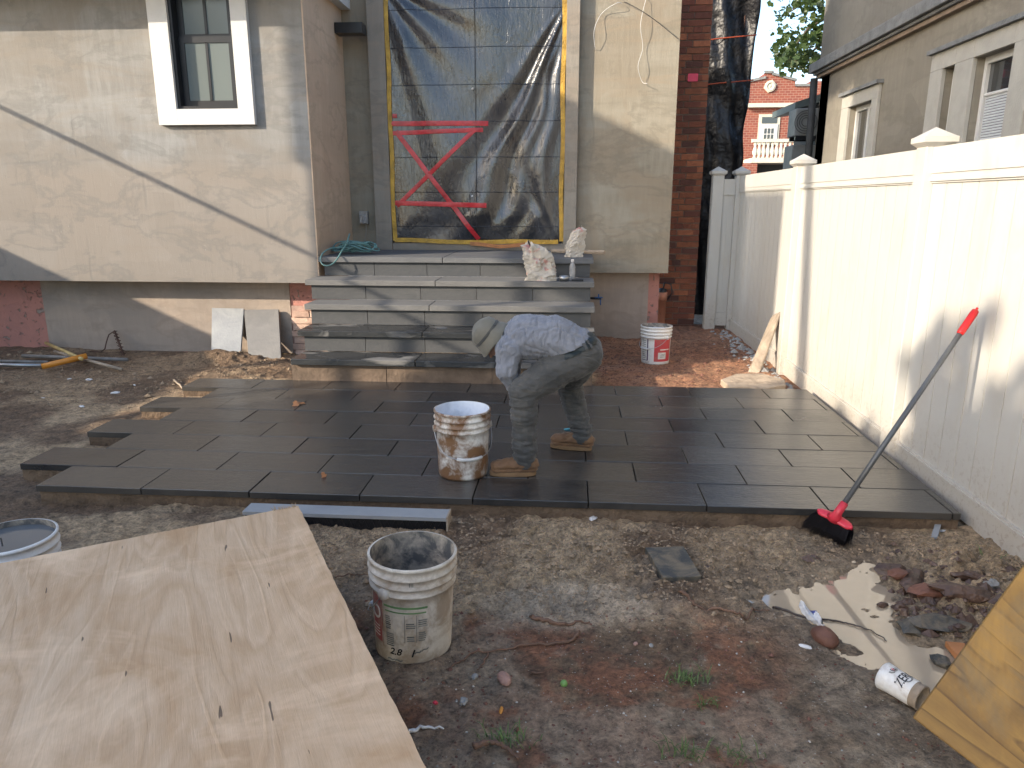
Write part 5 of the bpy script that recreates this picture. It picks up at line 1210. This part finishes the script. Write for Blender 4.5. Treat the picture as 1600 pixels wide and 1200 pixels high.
def stone(px, py, r, mat, lab, sc=(1, .8, .7), sub=2, z=0, name='stone', cat='stone', rough=.12, group=None):
    p = at(px, py, z=z); zz = max(G1(p.x, p.y), WZ); mb = MB(); mb.rock((p.x, p.y, zz + r * sc[2] * .55), r, px + py, sub, rough, sc)
    return mk(name, mb, mat, label=lab, cat=cat, smooth=sub > 2, loc=(p.x, p.y, zz), group=group)
stone(1288, 1003, .045, M['rock_red'], 'rounded red brown stone at the near edge of the puddle', (1.2, .8, .8), 3, rough=.06)
stone(788, 1066, .026, M['rock_pink'], 'pinkish oval pebble on the red soil', (1.3, .8, .7), 3, rough=.05)
stone(742, 1060, .013, M['rock_grey'], 'small grey pebble left of the pinkish one')
stone(881, 1074, .012, M['green_ball'], 'small green fruit on the red soil', (1, 1, 1), 3, name='green_fruit', cat='fruit', rough=.02)
stone(724, 1102, .018, M['rock_grey'], 'angular grey stone above the pale splinter', rough=.3)
stone(1258, 1013, .014, M['wrapper'], 'pale chip just left of the red brown stone', (1.6, .8, .4))
stone(993, 1010, .010, M['rock_pink'], 'tiny pink chip right of the long root')
stone(1017, 1013, .010, M['rock_grey'], 'tiny pale chip right of the pink one')
stone(783, 1110, .011, M['handle_y'], 'orange cigarette stub on the soil', (1.9, .6, .5), 2, name='cigarette_stub', cat='cigarette stub', rough=.05)
stone(680, 1102, .009, M['red_plastic'], 'tiny red plastic crumb by the plywood', name='red_crumb', cat='scrap')
for i, (px, py, r, sc, mt) in enumerate([(1392, 905, .05, (1.5, .8, .6), 'rock_dark'), (1425, 920, .07, (1.7, .7, .4), 'rock_dark'), (1400, 915, .04, (1.2, .8, .6), 'rock_red'), (1450, 940, .06, (1.6, .8, .5), 'rock_red'), (1500, 950, .08, (1.8, .8, .4), 'rock_dark'), (1420, 985, .055, (1.3, .9, .35), 'frag'), (1470, 985, .08, (1.8, .7, .35), 'frag'), (1405, 955, .03, (1.2, .8, .6), 'rock_dark'), (1470, 1035, .04, (1.2, .8, .5), 'frag'), (1545, 935, .04, (1.2, .8, .6), 'rock_grey'), (1510, 915, .05, (1.8, .7, .4), 'rock_dark'), (1380, 945, .022, (1.2, .8, .6), 'rock_dark')]):
    labs = ['dark wet stone at the back right rim of the puddle', 'long dark wet clod right of the puddle', 'small reddish stone at the rim of the puddle', 'reddish clod in the mud right of the puddle', 'broad dark clod nearest the fence', 'flat grey stone dipping into the puddle', 'long flat dark stone behind the yellow board', 'small dark stone on the right rim of the puddle', 'flat stone in the puddle by the yellow board', 'round grey stone near the foot of the fence', 'thin dark clod under the fence', 'pebble standing in the right side of the puddle']
    stone(px, py, r, M[mt], labs[i], (sc[0] * .8, sc[1] * .75, sc[2] * .9), 2, rough=.3, group='wet stones round the puddle')
mb = MB(); p = [at(*q, z=.03) for q in ((1478, 998), (1520, 1002), (1505, 1030))]; mb.prism([(q.x, q.y) for q in p], .0, .02); mk('orange_wood_piece', mb, M['orange_wood'], label='orange brown wedge of wood beside the yellow board', cat='wood piece', loc=p[0])
# crumpled wrapper with blue print
a, b = at(1250, 950, z=.01), at(1285, 980, z=.01); mb = MB(); P = []
for i in range(15):
    u_ = i / 14; c_ = a.lerp(b, u_); wd = .018 * (.5 + math.sin(u_ * 3.1)); P.append([c_ + Vector((math.sin(k) * wd * .6, math.cos(k) * wd, .012 + .012 * math.sin(k * 2 + u_ * 9) + .008 * math.cos(k))) for k in np.linspace(0, 6.283, 11)])
mb.grid(P); t = thing('crumpled_wrapper', tuple(a), 'crumpled clear and blue wrapper at the left rim of the puddle', 'wrapper'); mk('film', mb, M['wrapper'], t)
mb = MB(); mb.grid([[p + Vector((0, -.001, .0035)) for p in r_[1:5]] for r_ in P[4:9]]); mk('blue_print', mb, M['wrapper_blue'], t)
# cup
ca, cb = at(1384, 1062, z=.045), at(1431, 1091, z=.04)
d = (cb - ca); d.z = 0; L = .130; d.normalize(); ca = Vector((ca.x - d.x * .01, ca.y - d.y * .01, G1(ca.x, ca.y) + .044)); 
zax = Vector((-d.x, -d.y, .03)).normalized(); yax = Vector((0, 0, 1)); xax = yax.cross(zax).normalized(); yax = zax.cross(xax)
Rc = Matrix((xax, yax, zax)).transposed().to_4x4(); Rc.translation = ca + d * L
t = thing('paper_cup', tuple(ca), 'white sports drink cup lying on its side on the mud beside the yellow board', 'cup')
cup = lambda z: lerp(.040, .0455, z / .13)
mb = MB(); mb.lathe([(.036, .0), (.041, 0), (.041, .003), (.0395, .006), (.0395, .022), (.0415, .025)], 40, Rc); mk('rim', mb, M['boardgrey'], t, True)
mb = MB(); mb.lathe([(.0415, .025), (.0425, .10), (.0445, .112), (.0455, .128), (.043, .131), (0, .131)], 40, Rc); mk('shell', mb, M['bucket_clean'], t, True)
mb = MB(); mb.lathe([(.036, .0), (.037, .03), (.036, .125), (0, .125)], 32, Rc); mk('inside', mb, M['boardgrey'], t, True)
CR = lambda z: .0415 + (z - .025) / .075 * .001
AC = math.radians(82)
wraptext('ZERO', .031, t, Rc, AC, .060, M['ink'], CR, 'lettering', shear=.1, lift=.0008, tz=1.25)
wraptext('O', .048, t, Rc, AC, .100, M['label_grey'], CR, 'emblem_ring', lift=.0006, tz=.8)
wraptext('G', .024, t, Rc, AC, .101, M['ink'], CR, 'emblem_letter', lift=.0010)
mb = MB()
def cp(x, z): r = CR(z) + .0016; a_ = AC + x / r; return Rc @ Vector((r * math.cos(a_), r * math.sin(a_), z))
mb.add([cp(.002, .108), cp(-.004, .100), cp(-.0005, .100), cp(-.003, .092), cp(.004, .102), cp(.0008, .102)], [(0, 1, 2), (3, 4, 5), (0, 2, 5), (2, 3, 5)]); mk('red_bolt', mb, M['red_plastic'], t)
mb = MB()
pts = [(.016 * math.cos(k), .047 + .010 * math.sin(k)) for k in np.linspace(math.pi, 2 * math.pi, 12)]
mb.add([cp(x, z) for x, z in pts], [tuple(range(12))]); mk('grey_semicircle', mb, M['label_grey'], t)
# grass
def grass(px, py, n_, spread, lab, h=.05, seed=0):
    rg_ = random.Random(seed); c = at(px, py, z=0); mb = MB()
    for _ in range(n_):
        x, y = c.x + rg_.gauss(0, spread), c.y + rg_.gauss(0, spread * .6); z = G1(x, y); a = rg_.uniform(0, 6.28); l = h * rg_.uniform(.5, 1.3); k = rg_.uniform(.3, 1.1); w_ = .0016
        d = Vector((math.cos(a), math.sin(a), 0)); s_ = Vector((-d.y, d.x, 0)) * w_; p = Vector((x, y, z)); m_ = p + d * l * k * .4 + Vector((0, 0, l * .5)); e = p + d * l * k + Vector((0, 0, l * .55))
        mb.add([p - s_, p + s_, m_ + s_, m_ - s_, e], [(0, 1, 2, 3), (3, 2, 4)])
    mk('grass_tuft', mb, M['grass'], label=lab, cat='grass tuft', loc=c, group='small grass tufts')
grass(1072, 1065, 70, .035, 'grass tuft on the soil below the slab offcut', .045, 1); grass(790, 1160, 60, .035, 'grass tuft near the bottom edge left of centre', .05, 2)
grass(1100, 1105, 26, .02, 'tiny grass sprig below the middle tuft', .035, 3); grass(1065, 1190, 40, .03, 'grass at the bottom edge right of centre', .06, 4); grass(1140, 1180, 30, .04, 'thin grass at the bottom edge nearest the yellow board', .05, 5)
grass(1552, 880, 24, .02, 'green sprout at the foot of the fence on the right', .05, 6)

# ---------------------------------------------------------------- worker
def capsule(mb, a, ra, b, rb, seg=12):
    a, b = Vector(a), Vector(b); d = b - a; L = d.length
    if L < 1e-5: d = Vector((0, 0, 1)); L = 1e-5
    q = d.to_track_quat('Z', 'Y').to_matrix().to_4x4(); q.translation = a; prof = []
    for k in range(5): t_ = math.pi / 2 * k / 5; prof.append((ra * math.sin(t_) + 1e-4, -ra * math.cos(t_)))
    for k in range(6): t_ = math.pi / 2 * k / 5; prof.append((rb * math.cos(t_) + 1e-4, L + rb * math.sin(t_)))
    mb.lathe(prof, seg, q, True)
def chain(mb, pts):
    for (a, ra), (b, rb) in zip(pts[:-1], pts[1:]): capsule(mb, a, ra, b, rb)
def remesh(mb, voxel, smooth=4, disp=None):
    me = mb.mesh('tmp'); o = bpy.data.objects.new('tmp', me); C.objects.link(o)
    r = o.modifiers.new('r', 'REMESH'); r.mode = 'VOXEL'; r.voxel_size = voxel; s_ = o.modifiers.new('s', 'SMOOTH'); s_.iterations = smooth; s_.factor = .5
    dg = bpy.context.evaluated_depsgraph_get(); m2 = bpy.data.meshes.new_from_object(o.evaluated_get(dg)); bpy.data.objects.remove(o); bpy.data.meshes.remove(me)
    if disp:
        n_ = len(m2.vertices); co = np.zeros(n_ * 3); m2.vertices.foreach_get('co', co); co = co.reshape(-1, 3); nr = np.zeros(n_ * 3); m2.vertices.foreach_get('normal', nr); nr = nr.reshape(-1, 3)
        co = co + nr * disp(co, nr)[:, None]; m2.vertices.foreach_set('co', co.ravel()); m2.update()
    return m2
person = thing('person', (-.05, 4.0, ZT), 'worker in bucket hat, grey blue shirt and grey jeans bending over the slabs', 'person')
def addme(name, me, mat, par):
    me.materials.clear(); me.materials.append(mat); me.polygons.foreach_set('use_smooth', [True] * len(me.polygons)); me.name = name
    o = bpy.data.objects.new(name, me); C.objects.link(o); o.parent = par; o.location = -wl(par) ; return o
hipL, hipR = Vector((.005, 3.945, .700)), Vector((.085, 4.10, .705))
knL, knR = Vector((-.235, 3.83, .560)), Vector((.005, 4.32, .50))
anL, anR = Vector((-.225, 3.80, .185)), Vector((.092, 4.25, .185))
pel = Vector((.065, 4.02, .735)); sp1 = Vector((-.085, 4.01, .822)); sp2 = Vector((-.245, 4.0, .822)); neck_ = Vector((-.365, 3.99, .775)); bc = at(765, 524, Y=3.975); axh = Vector((-.78, -.05, .62)).normalized(); fch = Vector((-.62, 0, -.78)); hd = bc - axh * .035
shL, shR = Vector((-.315, 3.885, .775)), Vector((-.335, 4.11, .785)); elL, elR = Vector((-.328, 3.855, .66)), Vector((-.33, 4.10, .58)); haL, haR = Vector((-.255, 3.955, .485)), Vector((-.25, 4.06, .45))
# body under the clothes, one surface with head and hands
mb = MB()
chain(mb, [(hipL, .085), (knL, .052), (anL, .036)]); chain(mb, [(hipR, .085), (knR, .052), (anR, .036)]); capsule(mb, hipL, .09, hipR, .09)
chain(mb, [(pel, .10), (sp1, .10), (sp2, .105), (neck_, .05), (hd, .05)]); chain(mb, [(shL, .055), (elL, .042), (haL, .026)]); chain(mb, [(shR, .055), (elR, .042), (haR, .026)]); capsule(mb, shL, .06, shR, .06)
capsule(mb, hd + axh * .02, .076, hd - axh * .025 + fch * .012, .068)
capsule(mb, hd - axh * .085 + fch * .045, .020, hd - axh * .07 + fch * .03, .03)          # jaw and chin
capsule(mb, hd - axh * .02 + fch * .082, .007, hd - axh * .045 + fch * .088, .011)       # nose
capsule(mb, hd + fch * .07 + Vector((0, -.03, 0)), .012, hd + fch * .07 + Vector((0, .03, 0)), .012)   # brow
for s_ in (-1, 1): capsule(mb, hd + Vector((0, .070 * s_, 0)), .011, hd - axh * .03 + Vector((0, .074 * s_, 0)), .010)
for (h_, e_, sg) in ((haL, elL, 1), (haR, elR, -1)):
    f = (h_ - e_).normalized(); sd_ = f.cross(Vector((0, 0, 1))).normalized(); nn_ = sd_.cross(f)
    capsule(mb, h_, .024, h_ + f * .05, .026)
    for k in range(4):
        o_ = sd_ * (k - 1.5) * .017; l = (.030, .036, .034, .026)[k]; p0 = h_ + f * .06 + o_; p1 = p0 + f * l; p2 = p1 + (f * .5 - nn_ * .85).normalized() * l * .8; p3 = p2 + (-nn_ - f * .3).normalized() * l * .6
        chain(mb, [(p0, .0095), (p1, .0088), (p2, .008), (p3, .0072)])
    q0 = h_ + f * .015 + sd_ * .026 * sg; chain(mb, [(q0, .011), (q0 + f * .03 + sd_ * .018 * sg, .0105), (q0 + f * .055 + sd_ * .012 * sg - nn_ * .012, .009)])
body = addme('body', remesh(mb, .0065, 2), M['skin'], person)
# shirt
mb = MB()
lower = Vector((.085, 4.03, .775))
for dy in (-.055, 0, .055):
    chain(mb, [(pel + Vector((-.02, dy, .012)), .108), (sp1 + Vector((0, dy, 0)), .112), (sp2 + Vector((0, dy, 0)), .112), (neck_ + Vector((.03, dy * .4, .01)), .072)])
capsule(mb, lower + Vector((-.03, -.05, .0)), .080, lower + Vector((-.02, .05, .005)), .078)
capsule(mb, shL, .075, shR, .075)
chain(mb, [(shL, .075), (shL.lerp(elL, .5), .062), (elL, .051), (elL.lerp(haL, .75), .036)]); chain(mb, [(shR, .075), (elR, .056), (elR.lerp(haR, .6), .042)])
capsule(mb, Vector((-.12, 3.96, .745)), .06, Vector((-.02, 3.96, .72)), .055)   # loose hanging belly of the shirt
def sdisp(co, nr):
    x, y, z = co.T; w1 = np.abs(fbm(x * 1.0 + .35 * z + .5 * np.sin(y * 9), (y + z) * .22, 44, 3, 5) - .5) * 2; w2 = np.abs(fbm(x, z + y * .4, 16, 3, 15) - .5) * 2
    return (.5 - w1) * .015 + (.4 - w2) * .013
shirt_me = remesh(mb, .0075, 3, sdisp)
# trousers
mb = MB()
chain(mb, [(hipL, .112), (hipL.lerp(knL, .5), .096), (knL, .079), (knL.lerp(anL, .45), .068), (anL + Vector((0, 0, .03)), .058), (anL + Vector((0, 0, -.005)), .056)])
chain(mb, [(hipR, .112), (hipR.lerp(knR, .5), .096), (knR, .077), (knR.lerp(anR, .45), .066), (anR + Vector((0, 0, .03)), .057), (anR + Vector((0, 0, -.005)), .055)])
capsule(mb, hipL + Vector((.018, 0, .0)), .108, hipR + Vector((.010, 0, .0)), .104); capsule(mb, pel + Vector((.02, -.05, .0)), .105, pel + Vector((.02, .05, .0)), .105)
def jdisp(co, nr):
    x, y, z = co.T; leg = sstep(.62, .45, z); w1 = np.abs(fbm((x + y) * .35 + .2 * np.sin(z * 30), z, 30, 3, 6) - .5) * 2; w2 = np.abs(fbm(x + z * .9, y - z * .4, 15, 3, 26) - .5) * 2
    ank = np.exp(-((z - .23) / .05) ** 2)
    return (.45 - w1) * (.008 + .010 * leg + .014 * ank) + (.4 - w2) * .009
jeans_o = addme('jeans', remesh(mb, .0075, 2, jdisp), M['jeans'], body)
# belt and pocket
def bandfrom(o, planes, lift, name, mat, par):
    bm = bmesh.new(); bm.from_mesh(o.data); off = wl(o)
    for p_, n_ in planes:      # keep the side the normal points to
        bmesh.ops.bisect_plane(bm, geom=bm.verts[:] + bm.edges[:] + bm.faces[:], plane_co=p_ - off, plane_no=n_, clear_inner=True, dist=1e-5)
    bm.normal_update(); mb = MB(); bm.verts.index_update()
    mb.add([v.co + off + v.normal * lift for v in bm.verts], [tuple(v.index for v in f.verts) for f in bm.faces]); bm.free()
    return mk(name, mb, mat, par, True)
wn = Vector((-.34, -.16, .92)).normalized(); wc = at(903, 540, Y=3.90)
ylim = (wc + Vector((-.07, 0, 0)), Vector((1, 0, 0)))
bm = bmesh.new(); bm.from_mesh(shirt_me); bmesh.ops.bisect_plane(bm, geom=bm.verts[:] + bm.edges[:] + bm.faces[:], plane_co=wc, plane_no=wn, dist=1e-5)
bmesh.ops.delete(bm, geom=[f for f in bm.faces if (f.calc_center_median() - wc).dot(wn) < 0 and f.calc_center_median().x > wc.x - .10], context='FACES'); bm.to_mesh(shirt_me); bm.free()
shirt_o = addme('shirt', shirt_me, M['shirt'], body); sm_ = shirt_o.modifiers.new('thick', 'SOLIDIFY'); sm_.thickness = .004
bandfrom(jeans_o, [(wc - wn * .030, wn), (wc + wn * .004, -wn), ylim], .006, 'belt', M['belt'], body)
for x_ in (905, 914):
    c_ = at(x_, 538, Y=3.93); sn = Vector((.85, .5, .3)).normalized()
    bandfrom(jeans_o, [(wc - wn * .034, wn), (wc + wn * .004, -wn), (c_ - sn * .006, sn), (c_ + sn * .006, -sn), (wc + Vector((0, .10, 0)), Vector((0, -1, 0))), (wc + Vector((0, 0, -.12)), Vector((0, 0, 1))), (Vector((.02, 0, 0)), Vector((1, 0, 0)))], .010, 'belt_loop', M['jeans'], jeans_o)
# back pocket seams and side seam
pn = Vector((.3, -.9, .2)).normalized()
# bucket hat
Rh = Matrix.Translation(bc) @ axh.to_track_quat('Z', 'Y').to_matrix().to_4x4()
mb = MB(); mb.lathe([(.112, -.046), (.114, -.042), (.103, -.018), (.094, .006), (.090, .018), (.088, .040), (.080, .064), (.064, .082), (.040, .092), (.0, .096)], 36, Rh)
mb.lathe([(.112, -.046), (.101, -.019), (.091, .005), (.087, .010)], 36, Rh)
vs = []
for i, q in enumerate(mb.v):
    q = Vector(q); f = math.sin(q.y * 55 + q.z * 38) * .005 + math.sin(q.x * 80 + q.y * 20) * .004; vs.append(tuple(q + axh * f))
mb.v = vs; ht = mk('bucket_hat', mb, M['hat'], body, True)
mb = MB(); mb.lathe([(.0925, .010), (.094, .013), (.0912, .026)], 36, Rh); mk('hat_band', mb, M['jeans'], ht, True)
mb = MB(); capsule(mb, hd + Vector((.045, -.02, .04)), .045, hd + Vector((.05, .02, .0)), .048); mk('hair', mb, M['hair'], body, True)
# boots
def boot(an, yaw, name='boot'):
    R_ = Matrix.Translation((an.x, an.y, ZT)) @ Matrix.Rotation(yaw, 4, 'Z'); mb = MB()
    def T(x, y, z): return R_ @ Vector((x, y, z))
    chain(mb, [(T(.03, 0, .058), .048), (T(-.05, 0, .056), .047), (T(-.115, -.005, .050), .045), (T(-.150, -.008, .047), .040)])
    chain(mb, [(T(.015, 0, .06), .046), (T(.005, 0, .115), .046)]); capsule(mb, T(-.03, 0, .075), .042, T(.01, 0, .11), .044)
    def dsp(co, nr):
        x, y, z = co.T; return (np.abs(fbm(x * 1.2, z + y, 26, 3, 7) - .5) * -.020 + .004 - .006 * np.exp(-((z - ZT - .045) / .006) ** 2)) * (z > ZT + .03)
    bm2 = remesh(mb, .006, 2, dsp); n_ = len(bm2.vertices); co = np.zeros(n_ * 3); bm2.vertices.foreach_get('co', co); co = co.reshape(-1, 3); co[:, 2] = np.maximum(co[:, 2], ZT + .016); bm2.vertices.foreach_set('co', co.ravel())
    b_ = addme(name, bm2, M['boot'], body)
    mb = MB(); out_ = []
    for k in range(28):
        a = 2 * math.pi * k / 28; x = math.cos(a); y = math.sin(a); xx = -.065 + .128 * (abs(x) ** .8) * (1 if x > 0 else -1); yy = (.044 if x < 0 else .040) * (abs(y) ** .75) * (1 if y > 0 else -1); q = R_ @ Vector((xx, yy, 0)); out_.append((q.x, q.y))
    mb.prism(out_, ZT + .001, ZT + .026); mk('sole', mb, M['sole'], b_, bevel=.003)
    mb = MB()
    for k in range(5):
        x = -.03 - .016 * k; z = .112 - .011 * k; mb.tube([T(x, -.026, z - .008), T(x - .004, 0, z + .004), T(x, .026, z - .008)], .0032, 5)
    mk('lace', mb, M['sole'], b_, True)
boot(anL, math.radians(4)); boot(anR, math.radians(-12))
p = at(889, 678, z=ZT + .03); mb = MB(); mb.lathe([(0, 0), (.028, .002), (.034, .010), (.030, .012), (0, .008)], 20, Matrix.Translation((p.x, p.y, ZT + .05)) @ Matrix.Rotation(-.5, 4, 'X')); t = thing('cleaning_sponge', (p.x, p.y, ZT), 'light blue and white cleaning pad just behind the far boot', 'sponge'); mk('blue_pad', mb, M['cyan'], t, True)
mb = MB(); mb.rock((p.x + .035, p.y + .03, ZT + .05), .028, 4, 2, .15, (.6, .6, 1.4)); mk('white_pad', mb, M['wrapper'], t, True)
# leaves on the patio
for i, (px, py) in enumerate(((462, 634), (506, 745), (470, 632))):
    p = at(px, py, z=ZT); mb = MB(); leaves(mb, [Vector((p.x, p.y, ZT + .008))], .05, random.Random(i)); mk('dry_leaf', mb, M['orange_wood'], label=('curled brown leaf on the upper left slabs', 'brown leaf on the front row of slabs', 'second small brown leaf beside the curled one')[i], cat='leaf', loc=(p.x, p.y, ZT), group='fallen leaves on the slabs')
